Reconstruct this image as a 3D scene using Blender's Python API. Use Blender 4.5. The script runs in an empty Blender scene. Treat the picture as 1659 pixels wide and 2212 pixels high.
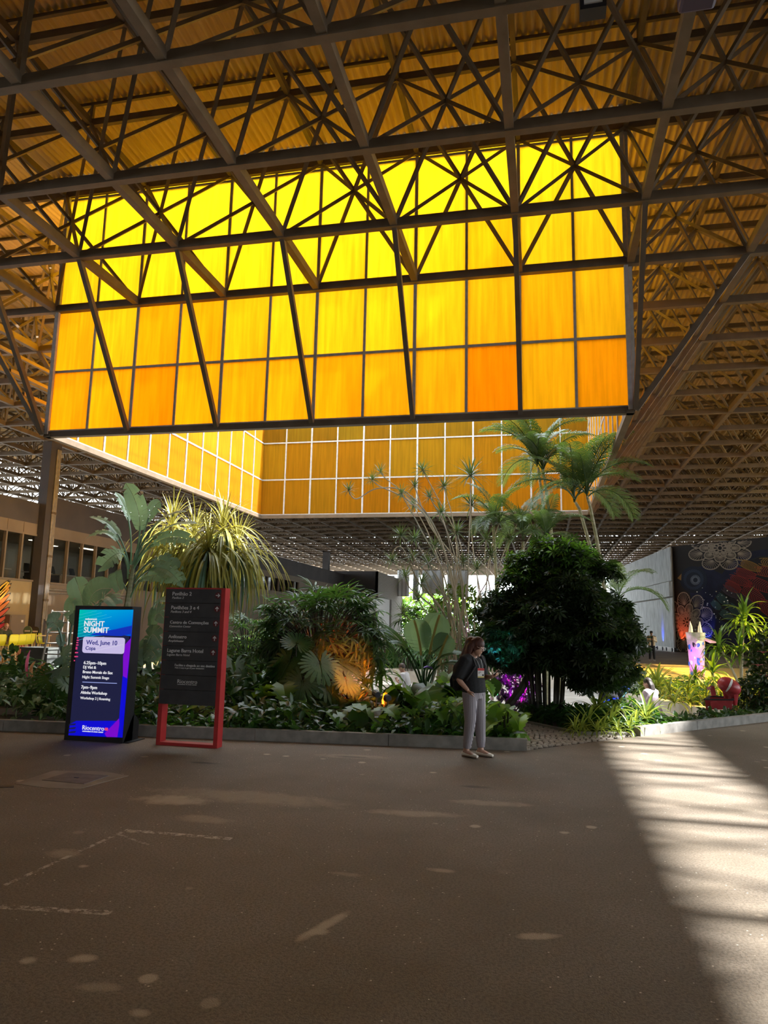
import bpy, math, random
import numpy as np
from mathutils import Vector, Matrix
from mathutils.geometry import tessellate_polygon
R = random.Random(7)
C = bpy.context.scene.collection
SC = bpy.context.scene
# ------------------------------------------------------------------ camera, sky, sun, exposure
F = 1547.0
RT = Matrix(((0.97632387, 0.0133244, 0.21590312), (0.21532519, -0.15518371, -0.96413333), (0.02065815, 0.98779577, -0.15437864)))
CAM = Vector((0, 0, 1.85))
cd = bpy.data.cameras.new('camera'); cam = bpy.data.objects.new('camera', cd); C.objects.link(cam)
m = RT.to_4x4(); m.translation = CAM; cam.matrix_world = m
cd.sensor_fit = 'VERTICAL'; cd.sensor_height = 36; cd.lens = F / 2212 * 36; cd.clip_end = 500; cd.clip_start = .05
SC.camera = cam
def at(px, py, Y):                      # point at depth Y seen in the photo at (px, py)
    d = RT @ Vector(((px - 829.5) / F, -(py - 1106) / F, -1)); return CAM + d * (Y / d.y)
def gnd(px, py, z=0):
    d = RT @ Vector(((px - 829.5) / F, -(py - 1106) / F, -1)); return CAM + d * ((z - CAM.z) / d.z)
SC.view_settings.view_transform = 'Standard'; SC.view_settings.look = 'None'
SC.view_settings.gamma = 1; SC.view_settings.use_curve_mapping = False
SC.view_settings.exposure = 1.02
w = bpy.data.worlds.new('sky'); SC.world = w; w.use_nodes = True
bg = w.node_tree.nodes['Background']; bg.inputs[0].default_value = (.80, .89, .96, 1); bg.inputs[1].default_value = 3.5
SUN_EL, SUN_AZ = math.radians(48.9), math.radians(3.5)      # azimuth from +X towards +Y
sl = bpy.data.lights.new('sun', 'SUN'); sl.energy = 13.5; sl.angle = .022; sl.color = (.97, .97, .97)
so = bpy.data.objects.new('sun', sl); C.objects.link(so)
tosun = Vector((math.cos(SUN_AZ) * math.cos(SUN_EL), math.sin(SUN_AZ) * math.cos(SUN_EL), math.sin(SUN_EL)))
so.rotation_euler = tosun.to_track_quat('Z', 'Y').to_euler(); so.location = (30, 10, 40)
cy = SC.cycles
cy.max_bounces = 7; cy.diffuse_bounces = 4; cy.glossy_bounces = 2; cy.transmission_bounces = 3; cy.transparent_max_bounces = 10
cy.caustics_reflective = False; cy.caustics_refractive = False; cy.sample_clamp_indirect = 6; cy.use_denoising = True

# ------------------------------------------------------------------ helpers
def mat(name, col, rough=.6, metal=0, emit=None, es=1, spec=.5):
    M = bpy.data.materials.new(name); M.use_nodes = True; p = M.node_tree.nodes['Principled BSDF']
    p.inputs['Base Color'].default_value = (*col, 1); p.inputs['Roughness'].default_value = rough; p.inputs['Metallic'].default_value = metal
    p.inputs['Specular IOR Level'].default_value = spec
    if emit: p.inputs['Emission Color'].default_value = (*emit, 1); p.inputs['Emission Strength'].default_value = es
    return M
def nd(M, t, **kw):
    n = M.node_tree.nodes.new(t)
    for k, v in kw.items(): setattr(n, k, v)
    return n
def lk(M, a, b): M.node_tree.links.new(a, b)
def bsdf(M): return M.node_tree.nodes['Principled BSDF']
def noisy(name, c1, c2, scale, rough=.7, bump=0, detail=4, stretch=(1, 1, 1), metal=0, bscale=None, spec=.4):
    M = mat(name, c1, rough, metal, spec=spec); p = bsdf(M)
    tc = nd(M, 'ShaderNodeTexCoord'); mp = nd(M, 'ShaderNodeMapping'); mp.inputs['Scale'].default_value = stretch
    n = nd(M, 'ShaderNodeTexNoise'); n.inputs['Scale'].default_value = scale; n.inputs['Detail'].default_value = detail
    r = nd(M, 'ShaderNodeValToRGB'); r.color_ramp.elements[0].color = (*c1, 1); r.color_ramp.elements[1].color = (*c2, 1)
    r.color_ramp.elements[0].position = .32; r.color_ramp.elements[1].position = .68
    lk(M, tc.outputs['Object'], mp.inputs[0]); lk(M, mp.outputs[0], n.inputs['Vector']); lk(M, n.outputs[0], r.inputs[0]); lk(M, r.outputs[0], p.inputs['Base Color'])
    if bump:
        b = nd(M, 'ShaderNodeBump'); b.inputs['Strength'].default_value = bump; b.inputs['Distance'].default_value = .02
        if bscale:
            n2 = nd(M, 'ShaderNodeTexNoise'); n2.inputs['Scale'].default_value = bscale; lk(M, mp.outputs[0], n2.inputs['Vector']); lk(M, n2.outputs[0], b.inputs['Height'])
        else: lk(M, n.outputs[0], b.inputs['Height'])
        lk(M, b.outputs[0], p.inputs['Normal'])
    return M
def leafmat(name, c, tr=None, rough=.38, mix=.35, var=.35):
    M = mat(name, c, rough); p = bsdf(M); nt = M.node_tree
    oi = nd(M, 'ShaderNodeObjectInfo'); geo = nd(M, 'ShaderNodeNewGeometry'); n = nd(M, 'ShaderNodeTexNoise'); n.inputs['Scale'].default_value = 3.1
    lk(M, geo.outputs['Position'], n.inputs['Vector'])
    ad = nd(M, 'ShaderNodeMath', operation='ADD'); lk(M, oi.outputs['Random'], ad.inputs[0]); lk(M, n.outputs[0], ad.inputs[1])
    mr = nd(M, 'ShaderNodeMapRange'); mr.inputs[1].default_value = .3; mr.inputs[2].default_value = 1.6; mr.inputs[3].default_value = 1 - var; mr.inputs[4].default_value = 1 + var * 1.2
    lk(M, ad.outputs[0], mr.inputs[0])
    hs = nd(M, 'ShaderNodeHueSaturation'); hs.inputs['Color'].default_value = (*c, 1); lk(M, mr.outputs[0], hs.inputs['Value'])
    lk(M, hs.outputs[0], p.inputs['Base Color'])
    t = nd(M, 'ShaderNodeBsdfTranslucent'); hs2 = nd(M, 'ShaderNodeHueSaturation')
    hs2.inputs['Color'].default_value = (*(tr or (c[0] * 1.7 + .02, c[1] * 1.6 + .03, c[2] * .6)), 1); lk(M, mr.outputs[0], hs2.inputs['Value']); lk(M, hs2.outputs[0], t.inputs[0])
    mx = nd(M, 'ShaderNodeMixShader'); mx.inputs[0].default_value = mix
    out = nt.nodes['Material Output']; lk(M, p.outputs[0], mx.inputs[1]); lk(M, t.outputs[0], mx.inputs[2]); lk(M, mx.outputs[0], out.inputs[0])
    return M
WL = {}                                  # world position of each object's origin
def np_mesh(name, V, Fa):
    me = bpy.data.meshes.new(name); V = np.asarray(V, np.float32); Fa = np.asarray(Fa, np.int32); k = Fa.shape[1]
    me.vertices.add(len(V)); me.vertices.foreach_set('co', V.ravel()); me.loops.add(Fa.size); me.loops.foreach_set('vertex_index', Fa.ravel())
    me.polygons.add(len(Fa)); me.polygons.foreach_set('loop_start', np.arange(0, Fa.size, k, dtype=np.int32)); me.update(calc_edges=True); return me
def link(name, me, M, parent=None, loc=None, rot=None, smooth=False):
    o = bpy.data.objects.new(name, me); C.objects.link(o)
    if M is not None and not me.materials: me.materials.append(M)
    if smooth and hasattr(me, 'polygons'): me.polygons.foreach_set('use_smooth', [True] * len(me.polygons))
    wl = Vector(loc) if loc is not None else Vector((0, 0, 0))
    WL[o.name] = wl.copy()
    if parent: o.parent = parent; o.location = wl - WL[parent.name]
    else: o.location = wl
    if rot is not None: o.rotation_euler = rot
    return o
def tag(o, label=None, cat=None, group=None, kind=None):
    if label: o['label'] = label
    if cat: o['category'] = cat
    if group: o['group'] = group
    if kind: o['kind'] = kind
    return o
def thing(name, label, cat, loc, group=None):
    o = bpy.data.objects.new(name, None); C.objects.link(o); o.location = loc; o.empty_display_size = .1; WL[o.name] = Vector(loc)
    return tag(o, label, cat, group)
def struct(o): o['kind'] = 'structure'; return o
def sempty(name, loc=(0, 0, 0)):
    o = bpy.data.objects.new(name, None); C.objects.link(o); o.location = loc; WL[o.name] = Vector(loc); o['kind'] = 'structure'; return o
class MB:
    def __init__(s, M=None): s.v = []; s.f = []; s.M = M
    def add(s, vs, fs):
        b = len(s.v); s.v += [tuple(s.M @ Vector(v)) if s.M else tuple(v) for v in vs]; s.f += [tuple(b + i for i in f) for f in fs]; return s
    def box(s, lo, hi, T=None):
        x0, y0, z0 = lo; x1, y1, z1 = hi
        vs = [(x0, y0, z0), (x1, y0, z0), (x1, y1, z0), (x0, y1, z0), (x0, y0, z1), (x1, y0, z1), (x1, y1, z1), (x0, y1, z1)]
        if T: vs = [T @ Vector(v) for v in vs]
        return s.add(vs, [(0, 3, 2, 1), (4, 5, 6, 7), (0, 1, 5, 4), (1, 2, 6, 5), (2, 3, 7, 6), (3, 0, 4, 7)])
    def cbox(s, c, d, T=None): return s.box([c[i] - d[i] / 2 for i in range(3)], [c[i] + d[i] / 2 for i in range(3)], T)
    def beam(s, p, q, w, h=None, up=(0, 0, 1)):
        p = Vector(p); q = Vector(q); d = (q - p).normalized(); u = Vector(up); u = (u - d * u.dot(d))
        if u.length < 1e-4: u = Vector((1, 0, 0)); u = u - d * u.dot(d)
        u.normalize(); r = d.cross(u); h = h or w; r = r * w / 2; u = u * h / 2
        return s.add([p - r - u, p + r - u, p + r + u, p - r + u, q - r - u, q + r - u, q + r + u, q - r + u], [(0, 1, 2, 3), (7, 6, 5, 4), (0, 4, 5, 1), (1, 5, 6, 2), (2, 6, 7, 3), (3, 7, 4, 0)])
    def tube(s, pts, rad, n=8, flat=None, up=None, cap=True):     # rad: number or list; flat: (rx, ry) multipliers
        pts = [Vector(p) for p in pts]; k = len(pts)
        if not hasattr(rad, '__len__'): rad = [rad] * k
        vs = []; pu = Vector(up) if up else None
        for i, p in enumerate(pts):
            d = (pts[min(i + 1, k - 1)] - pts[max(i - 1, 0)]).normalized()
            u = pu if pu is not None else (Vector((0, 0, 1)) if abs(d.z) < .95 else Vector((1, 0, 0)))
            u = (u - d * u.dot(d)); 
            if u.length < 1e-5: u = d.orthogonal()
            u.normalize(); r = d.cross(u); rr = rad[i]; rx, ry = rr if hasattr(rr, '__len__') else (rr, rr)
            if up is None: pu = u
            for j in range(n):
                a = 2 * math.pi * j / n; vs.append(p + r * math.cos(a) * rx + u * math.sin(a) * ry)
        fs = [(i * n + j, i * n + (j + 1) % n, (i + 1) * n + (j + 1) % n, (i + 1) * n + j) for i in range(k - 1) for j in range(n)]
        if cap: fs += [tuple(range(n - 1, -1, -1)), tuple(range((k - 1) * n, k * n))]
        return s.add(vs, fs)
    def ball(s, c, r, nu=12, nv=8, T=None):
        r = r if hasattr(r, '__len__') else (r, r, r); vs = []
        for i in range(nv + 1):
            a = math.pi * i / nv - math.pi / 2
            for j in range(nu):
                b = 2 * math.pi * j / nu; v = Vector((r[0] * math.cos(a) * math.cos(b), r[1] * math.cos(a) * math.sin(b), r[2] * math.sin(a)))
                if T: v = T @ v
                vs.append(Vector(c) + v)
        return s.add(vs, [(i * nu + j, i * nu + (j + 1) % nu, (i + 1) * nu + (j + 1) % nu, (i + 1) * nu + j) for i in range(nv) for j in range(nu)])
    def prism(s, pts, d):                # polygon extruded along vector d
        n = len(pts); pts = [Vector(p) for p in pts]; d = Vector(d)
        return s.add(pts + [p + d for p in pts], [tuple(range(n - 1, -1, -1)), tuple(range(n, 2 * n))] + [(i, (i + 1) % n, n + (i + 1) % n, n + i) for i in range(n)])
    def ribbon(s, pts, wid, nrm, closed=False):      # flat line of given width in the plane of normal nrm
        pts = [Vector(p) for p in pts]; k = len(pts); nrm = Vector(nrm); vs = []
        for i, p in enumerate(pts):
            if closed: d = pts[(i + 1) % k] - pts[i - 1]
            else: d = pts[min(i + 1, k - 1)] - pts[max(i - 1, 0)]
            if d.length < 1e-6: d = Vector((1, 0, 0))
            r = d.normalized().cross(nrm) * wid / 2; vs += [p - r, p + r]
        fs = [(2 * i, 2 * i + 1, 2 * i + 3, 2 * i + 2) for i in range(k - 1)]
        if closed: fs.append((2 * k - 2, 2 * k - 1, 1, 0))
        return s.add(vs, fs)
    def mesh(s, name):
        me = bpy.data.meshes.new(name); me.from_pydata(s.v, [], s.f); me.update(); return me
    def build(s, name, M, parent=None, smooth=False): return link(name, s.mesh(name), M, parent, smooth=smooth)
def blob(name, mb, M, parent=None, voxel=.012, smooth=4, dec=None):
    me = mb.mesh('tmp'); o = bpy.data.objects.new('tmp', me); C.objects.link(o)
    r = o.modifiers.new('r', 'REMESH'); r.mode = 'VOXEL'; r.voxel_size = voxel
    if smooth: q = o.modifiers.new('s', 'SMOOTH'); q.iterations = smooth; q.factor = .5
    if dec: q = o.modifiers.new('d', 'DECIMATE'); q.ratio = dec
    dg = bpy.context.evaluated_depsgraph_get(); me2 = bpy.data.meshes.new_from_object(o.evaluated_get(dg)); me2.name = name
    bpy.data.objects.remove(o); bpy.data.meshes.remove(me); me2.materials.clear()
    return link(name, me2, M, parent, smooth=True)
def bez(p0, p1, p2, n=10):
    p0, p1, p2 = Vector(p0), Vector(p1), Vector(p2); return [p0 * (1 - t) ** 2 + p1 * 2 * t * (1 - t) + p2 * t * t for t in [i / n for i in range(n + 1)]]
TEXTS = []
def text(s, x0, x1, z, M, parent, place, italic=0, bold=0, name='lettering', rot=(math.pi / 2, 0, 0)):
    cu = bpy.data.curves.new(name, 'FONT'); cu.body = s; cu.size = 1; cu.shear = italic; cu.offset = bold; cu.extrude = .003; cu.resolution_u = 3
    cu.materials.append(M); o = bpy.data.objects.new(name, cu); C.objects.link(o); o.rotation_euler = rot
    p = place(x0, z); o.parent = parent; o.location = p - WL[parent.name]; WL[o.name] = p
    TEXTS.append((o, (place(x1, z) - p).length)); return o

# ------------------------------------------------------------------ materials
steel = noisy('brown_painted_steel', (.105, .075, .046), (.145, .105, .068), 3, .62)
steel2 = noisy('grey_brown_steel', (.135, .098, .06), (.19, .14, .09), 3, .6)
roofm = noisy('corrugated_fibre_cement', (.43, .31, .18), (.57, .42, .25), 2.2, .85, stretch=(6, .25, 1))
concrete = noisy('concrete', (.18, .165, .145), (.27, .25, .22), 6, .85, .25)
palecon = noisy('pale_concrete', (.55, .51, .44), (.68, .63, .55), 4, .85, .15)
cobm = noisy('cobble_stone', (.34, .29, .24), (.5, .43, .36), 9, .8, .2)
soil = noisy('dark_soil', (.035, .025, .017), (.07, .05, .035), 7, .95, .6)
pave = noisy('pale_paving', (.40, .38, .35), (.55, .53, .49), 1.2, .8)
wallm = noisy('taupe_wall_paint', (.17, .135, .095), (.22, .175, .125), .7, .8)
darkw = noisy('charcoal_wall', (.055, .05, .052), (.08, .072, .07), .6, .8)
dark = mat('black_plastic', (.012, .012, .016), .45)
white = mat('white_paint', (.8, .8, .78), .5)
offgl = mat('window_glass', (.02, .02, .02), .08)
red = noisy('red_powder_coat', (.36, .018, .022), (.44, .03, .03), 5, .5)
plate = noisy('charcoal_plate', (.035, .034, .037), (.05, .048, .05), 5, .65)
greytxt = mat('pale_grey_lettering', (.62, .61, .6), .6)
bark = noisy('brown_bark', (.13, .085, .055), (.24, .17, .11), 14, .9, .4)
paleb = noisy('pale_grey_bark', (.5, .43, .32), (.66, .57, .44), 12, .85, .3)
dkstem = noisy('dark_stem', (.03, .03, .022), (.06, .05, .035), 9, .8)
palmst = noisy('ringed_palm_stem', (.3, .3, .17), (.5, .46, .3), 9, .7, stretch=(.4, .4, 2))
L_dark = leafmat('dark_green_leaf', (.03, .07, .022), (.07, .15, .02))
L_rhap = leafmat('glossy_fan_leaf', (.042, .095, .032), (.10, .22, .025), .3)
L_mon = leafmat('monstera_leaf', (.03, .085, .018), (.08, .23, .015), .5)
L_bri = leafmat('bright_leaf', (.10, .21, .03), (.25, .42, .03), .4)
L_blue = leafmat('bluish_banana_leaf', (.25, .37, .29), (.26, .40, .15), .35)
L_pand = leafmat('pandanus_leaf', (.12, .215, .16), (.11, .22, .11), .4, .2)
L_yel = leafmat('yellow_lit_strap_leaf', (.27, .25, .05), (.4, .34, .05), .4, .25)  # yellow light on the screw pine crown, put into the leaf colour
L_var = leafmat('yellow_green_leaf', (.22, .30, .05), (.4, .45, .05), .4)
L_palm = leafmat('palm_leaflet', (.06, .11, .045), (.15, .24, .03), .35)
L_marg = leafmat('thin_dracaena_leaf', (.07, .12, .05), (.15, .2, .04), .4)
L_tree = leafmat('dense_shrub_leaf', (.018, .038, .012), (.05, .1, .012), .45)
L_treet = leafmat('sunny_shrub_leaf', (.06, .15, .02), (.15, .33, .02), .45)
L_pale = leafmat('pale_ivy_leaf', (.14, .23, .12), (.2, .32, .1), .4)
L_dry = leafmat('dry_leaf', (.35, .24, .12), (.4, .3, .12), .7)
L_pur = leafmat('purple_lit_leaf', (.06, .03, .07), (.12, .04, .12), .4)  # purple lamp light put into the leaf colour

# floor: aged asphalt with aggregate specks, stains and worn paint
asphalt = mat('aged_asphalt', (.09, .075, .06), .72, spec=.35)
def floor_material(M):
    p = bsdf(M); geo = nd(M, 'ShaderNodeNewGeometry'); pos = geo.outputs['Position']
    def noise(sc, det=3, rough=.5):
        n = nd(M, 'ShaderNodeTexNoise'); n.inputs['Scale'].default_value = sc; n.inputs['Detail'].default_value = det; n.inputs['Roughness'].default_value = rough; lk(M, pos, n.inputs['Vector']); return n.outputs[0]
    def ramp(src, a, b, ca, cb):
        r = nd(M, 'ShaderNodeMapRange'); r.inputs[1].default_value = a; r.inputs[2].default_value = b; r.inputs[3].default_value = ca; r.inputs[4].default_value = cb; lk(M, src, r.inputs[0]); return r.outputs[0]
    def mixc(fac, a, b):
        x = nd(M, 'ShaderNodeMix', data_type='RGBA'); lk(M, fac, x.inputs[0])
        for i, s in ((6, a), (7, b)):
            if isinstance(s, tuple): x.inputs[i].default_value = (*s, 1)
            else: lk(M, s, x.inputs[i])
        return x.outputs[2]
    def math_(op, a, b):
        x = nd(M, 'ShaderNodeMath', operation=op)
        for i, s in ((0, a), (1, b)):
            if isinstance(s, (int, float)): x.inputs[i].default_value = s
            else: lk(M, s, x.inputs[i])
        return x.outputs[0]
    col = mixc(ramp(noise(.55, 5, .6), .35, .68, 0, 1), (.16, .128, .090), (.24, .198, .152))
    col = mixc(ramp(noise(55, 2), .42, .62, 0, .55), col, (.085, .065, .045))
    v = nd(M, 'ShaderNodeTexVoronoi'); v.inputs['Scale'].default_value = 17; lk(M, pos, v.inputs['Vector'])
    sp = ramp(v.outputs['Distance'], .06, .12, 1, 0); sel = ramp(v.outputs['Color'], .62, .64, 0, 1); col = mixc(math_('MULTIPLY', sp, math_('MULTIPLY', sel, .85)), col, (.75, .66, .52))
    v = nd(M, 'ShaderNodeTexVoronoi'); v.inputs['Scale'].default_value = 2.1; lk(M, pos, v.inputs['Vector'])
    nn = noise(9, 3); dd = math_('ADD', v.outputs['Distance'], math_('MULTIPLY', nn, .09))
    sp = ramp(dd, .13, .17, 1, 0); sel = ramp(v.outputs['Color'], .40, .56, 0, .75); col = mixc(math_('MULTIPLY', sp, sel), col, (.48, .40, .29))
    sx = nd(M, 'ShaderNodeSeparateXYZ'); lk(M, pos, sx.inputs[0])
    wob = math_('MULTIPLY', math_('SUBTRACT', noise(5, 6, .75), .45), 2.6)
    def ell(c, rx, ry, colr, fac, an=0.):
        ca, sa = math.cos(an), math.sin(an)
        dx = math_('SUBTRACT', sx.outputs[0], c.x); dy = math_('SUBTRACT', sx.outputs[1], c.y)
        ux = math_('DIVIDE', math_('ADD', math_('MULTIPLY', dx, ca), math_('MULTIPLY', dy, sa)), rx); uy = math_('DIVIDE', math_('ADD', math_('MULTIPLY', dy, ca), math_('MULTIPLY', dx, -sa)), ry)
        d = math_('ADD', math_('ADD', math_('MULTIPLY', ux, ux), math_('MULTIPLY', uy, uy)), wob)
        return mixc(ramp(d, .3, 1.2, fac, 0), col, colr)
    for px, py, rx, ry, f, an in ((375, 1728, .42, .22, .55, .1), (440, 1770, .3, .14, .3, 0), (895, 1757, .5, .13, .35, .1), (1060, 1735, .5, .13, .3, .1), (540, 1722, 1.2, .3, .25, 0), (180, 2070, .09, .06, .7, .3), (700, 2000, .05, .3, .6, -.35), (690, 2012, .07, .05, .6, 0), (215, 2132, .12, .05, .3, .2), (300, 2188, .06, .04, .5, 0),
                               (1165, 2022, .16, .05, .55, .3), (135, 1843, .16, .12, .3, 0), (950, 1880, .12, .05, .4, 0), (745, 1888, .14, .05, .25, 0), (760, 1634, .55, .16, .25, .1)):
        col = ell(gnd(px, py), rx, ry, (.44, .36, .255), min(1, f * 1.5), an)
    for px, py, rx, ry in ((760, 1635, .3, .08), (440, 1648, .25, .06), (1030, 1700, .2, .07)):
        col = ell(gnd(px, py), rx, ry, (.03, .024, .02), .6)
    def seg(a, b, wd, f):
        nonlocal col
        d = (b - a); L = d.length; an = math.atan2(d.y, d.x); c = (a + b) / 2; ca, sa = math.cos(an), math.sin(an)
        dx = math_('SUBTRACT', sx.outputs[0], c.x); dy = math_('SUBTRACT', sx.outputs[1], c.y)
        u = math_('ABSOLUTE', math_('ADD', math_('MULTIPLY', dx, ca), math_('MULTIPLY', dy, sa)), 0); t = math_('ABSOLUTE', math_('ADD', math_('MULTIPLY', dy, ca), math_('MULTIPLY', dx, -sa)), 0)
        k = math_('MULTIPLY', math_('LESS_THAN', u, L / 2), math_('LESS_THAN', t, wd)); k = math_('MULTIPLY', k, ramp(noise(13, 5, .8), .47, .56, 0, f)); col = mixc(k, col, (.62, .55, .45))
    seg(gnd(270, 1793), gnd(500, 1812), .035, .8); seg(gnd(0, 1958), gnd(240, 1972), .035, .8); seg(gnd(10, 1912), gnd(265, 1797), .02, .6); seg(gnd(250, 1800), gnd(330, 1828), .015, .5)
    # amber sunlight put into the floor colour behind planters and by the cafe wall
    band = math_('MULTIPLY', math_('MULTIPLY', math_('GREATER_THAN', sx.outputs[1], 27.0), math_('LESS_THAN', math_('ADD', sx.outputs[1], math_('MULTIPLY', sx.outputs[0], -.35)), 36.6)), math_('GREATER_THAN', sx.outputs[0], 0))
    col = mixc(math_('MULTIPLY', band, .92), col, (.60, .46, .17))
    band = math_('MULTIPLY', math_('GREATER_THAN', sx.outputs[1], 21.3), math_('MULTIPLY', math_('LESS_THAN', sx.outputs[0], -15.5), math_('LESS_THAN', sx.outputs[1], 40)))
    col = mixc(math_('MULTIPLY', band, .9), col, (.50, .36, .12))
    lk(M, col, p.inputs['Base Color'])
    b = nd(M, 'ShaderNodeBump'); b.inputs['Strength'].default_value = .35; b.inputs['Distance'].default_value = .008; lk(M, noise(110, 3), b.inputs['Height']); lk(M, b.outputs[0], p.inputs['Normal'])
floor_material(asphalt)

# ------------------------------------------------------------------ floor, beds, kerbs
def polymesh(name, outer, z, M, holes=(), parent=None):
    loops = [[Vector((x, y, 0)) for x, y in outer]] + [[Vector((x, y, 0)) for x, y in h] for h in holes]
    tris = tessellate_polygon(loops); pts = [p for l in loops for p in l]
    me = bpy.data.meshes.new(name); me.from_pydata([(p.x, p.y, z) for p in pts], [], [t if (pts[t[1]] - pts[t[0]]).cross(pts[t[2]] - pts[t[0]]).z > 0 else t[::-1] for t in tris]); me.update()
    return link(name, me, M, parent)
HOLE = [(-17, 9.55), (-.3, 11.47), (1.6, 13.66), (2.75, 14.95), (4.56, 16.92), (9.5, 22.2), (8, 25), (5.6, 28.3), (3, 31.6), (2, 34), (-13.5, 34), (-15, 18)]
floor = polymesh('floor', [(-70, -40), (60, -40), (60, 150), (-70, 150)], 0, asphalt, [HOLE]); struct(floor)
struct(polymesh('trim_1', [(-17, 9.5), (-.32, 11.5), (-1.1, 14.3), (-2.7, 17), (-16, 17.4)], .1, soil))['label'] = 'front planting bed of dark soil'
struct(polymesh('trim_2', [(1.65, 13.7), (2.75, 14.95), (4.56, 16.92), (9.5, 22.2), (9, 23), (5.2, 19), (3.4, 17.6), (2.2, 17.2), (-.9, 17.2), (-.5, 14.8), (.57, 13.47)], -.1, soil))
plz = struct(polymesh('trim_3', [(-17, 16), (11, 16), (11, 36), (-17, 36)], -.6, pave)); plz['label'] = 'pale paved sunken plaza inside the garden'
struct(polymesh('trim_4', [(2.35, 23.8), (4.05, 20.2), (4.7, 18.8), (9.6, 22.3), (8.1, 25), (5.7, 28.4), (3.05, 31.7), (1.6, 31)], -.13, soil))
struct(polymesh('trim_5', [(-13.6, 31.3), (1.7, 31.3), (2.1, 34.1), (-13.6, 34.1)], -.12, soil))
def kerb(pts, wd, z0, z1, M, label):
    e = thing('garden_kerb', label, 'kerb', (pts[0][0], pts[0][1], z0)); e['kind'] = 'structure'
    for a, b in zip(pts[:-1], pts[1:]):
        a3 = Vector((a[0], a[1], 0)); b3 = Vector((b[0], b[1], 0)); L = (b3 - a3).length; n = max(1, round(L / 2.2))
        for i in range(n):
            p = a3.lerp(b3, i / n); q = a3.lerp(b3, (i + 1) / n); g = (q - p).normalized() * .004
            mb = MB(); mb.beam(p + g + Vector((0, 0, (z0 + z1) / 2)), q - g + Vector((0, 0, (z0 + z1) / 2)), wd, z1 - z0); mb.build('kerb_block', M, e)
    return e
kerb([(-17, 9.56), (-.28, 11.5)], .13, -.02, .17, concrete, 'grey concrete kerb along the front of the left planting bed')
kerb([(1.57, 13.68), (2.75, 14.97), (4.56, 16.95), (9.5, 22.25)], .14, -.02, .16, concrete, 'grey concrete kerb along the right planting bed')
kerb([(-.62, 14.95), (.55, 13.5), (1.55, 13.72)], .1, -.02, .05, concrete, 'low flush kerb between the cobbled path and the right bed')
kerb([(2.2, 23.75), (3.98, 20.1), (4.6, 18.8)], .34, -.62, -.08, palecon, 'cream planter wall around the right inner bed')
kerb([(-9.5, 31.2), (.9, 31.2)], .3, -.62, -.06, palecon, 'cream planter wall at the back of the plaza')
kerb([(-5.75, 26.2), (-5.2, 24.6)], .5, -.6, -.2, palecon, 'short pale concrete bench block in the plaza')
struct(polymesh('trim_9', [(-70, -40), (60, -40), (60, 150), (-70, 150)], -.8, soil))
# cobbled path: small stones laid in rows, joined (they are too small to pick apart)
def cobbles():
    poly = [(-.28, 11.55), (1.5, 13.6), (.55, 13.43), (-.6, 14.85), (-1.3, 17.4), (-2.6, 17.4), (-.95, 14.2)]
    def inside(x, y):
        c = False; j = len(poly) - 1
        for i in range(len(poly)):
            (xi, yi), (xj, yj) = poly[i], poly[j]
            if (yi > y) != (yj > y) and x < (xj - xi) * (y - yi) / (yj - yi) + xi: c = not c
            j = i
        return c
    mb = MB(); s = .095; y = 11.4
    while y < 17.4:
        x = -3 + R.random() * s
        while x < 1.7:
            if inside(x, y):
                h = .012 + R.random() * .014; a = .036 + R.random() * .007; b = .036 + R.random() * .007; dz = -max(0, y - 14.6) * .21
                mb.add([(x - a, y - b, -.01 + dz), (x + a, y - b, -.01 + dz), (x + a, y + b, -.01 + dz), (x - a, y + b, -.01 + dz), (x - a * .7, y - b * .7, h + dz), (x + a * .7, y - b * .7, h + dz), (x + a * .7, y + b * .7, h + dz), (x - a * .7, y + b * .7, h + dz)], [(4, 5, 6, 7), (0, 1, 5, 4), (1, 2, 6, 5), (2, 3, 7, 6), (3, 0, 4, 7)])
            x += s * (.9 + R.random() * .2)
        y += s
    base = MB(); base.add([(x, y, -.004 - max(0, y - 14.6) * .21) for x, y in [(-.45, 11.42), (1.75, 13.55), (1.75, 13.9), (.55, 13.7), (-.3, 14.9), (-1.0, 17.6), (-2.9, 17.6), (-1.3, 14.2)]], [tuple(range(8))])
    t = sempty('trim_6'); t['label'] = 'cobbled stone path entering the garden between the two kerbs'
    base.build('mortar_bed', soil, t); o = mb.build('cobblestones', cobm, t); o['kind'] = 'stuff'
cobbles()
# access hatch
t = thing('floor_hatch', 'square metal access hatch set in a pale concrete collar in the floor', 'hatch', (-5.35, 7.75, 0))
t['kind'] = 'structure'
mb = MB(); mb.prism([(x, y, .001) for x, y in ((-5.8, 7.3), (-5.3, 7.22), (-4.98, 7.3), (-4.85, 8.05), (-5.3, 8.18), (-5.85, 8.02))], (0, 0, .003)); mb.build('concrete_collar', noisy('worn_collar', (.22, .18, .14), (.3, .25, .2), 3, .85), t)
mb = MB(); mb.prism([(-5.62, 7.52, .004), (-5.06, 7.5, .004), (-5.05, 7.96, .004), (-5.6, 7.96, .004)], (0, 0, .006)); mb.build('hatch_plate', noisy('rusty_plate', (.10, .075, .06), (.15, .12, .1), 10, .6), t)
mb = MB(); mb.cbox((-5.33, 7.74, .012), (.05, .025, .006)); mb.build('lifting_slot', dark, t)
mb = MB(); mb.prism([gnd(-60, 1698) + Vector((0, 0, .002)), gnd(30, 1697) + Vector((0, 0, .002)), gnd(30, 1701) + Vector((0, 0, .002)), gnd(-60, 1703) + Vector((0, 0, .002))], (0, 0, .004)); struct(tag(mb.build('floor_joint', dark), 'dark open joint in the floor at the left edge', 'joint'))

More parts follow.
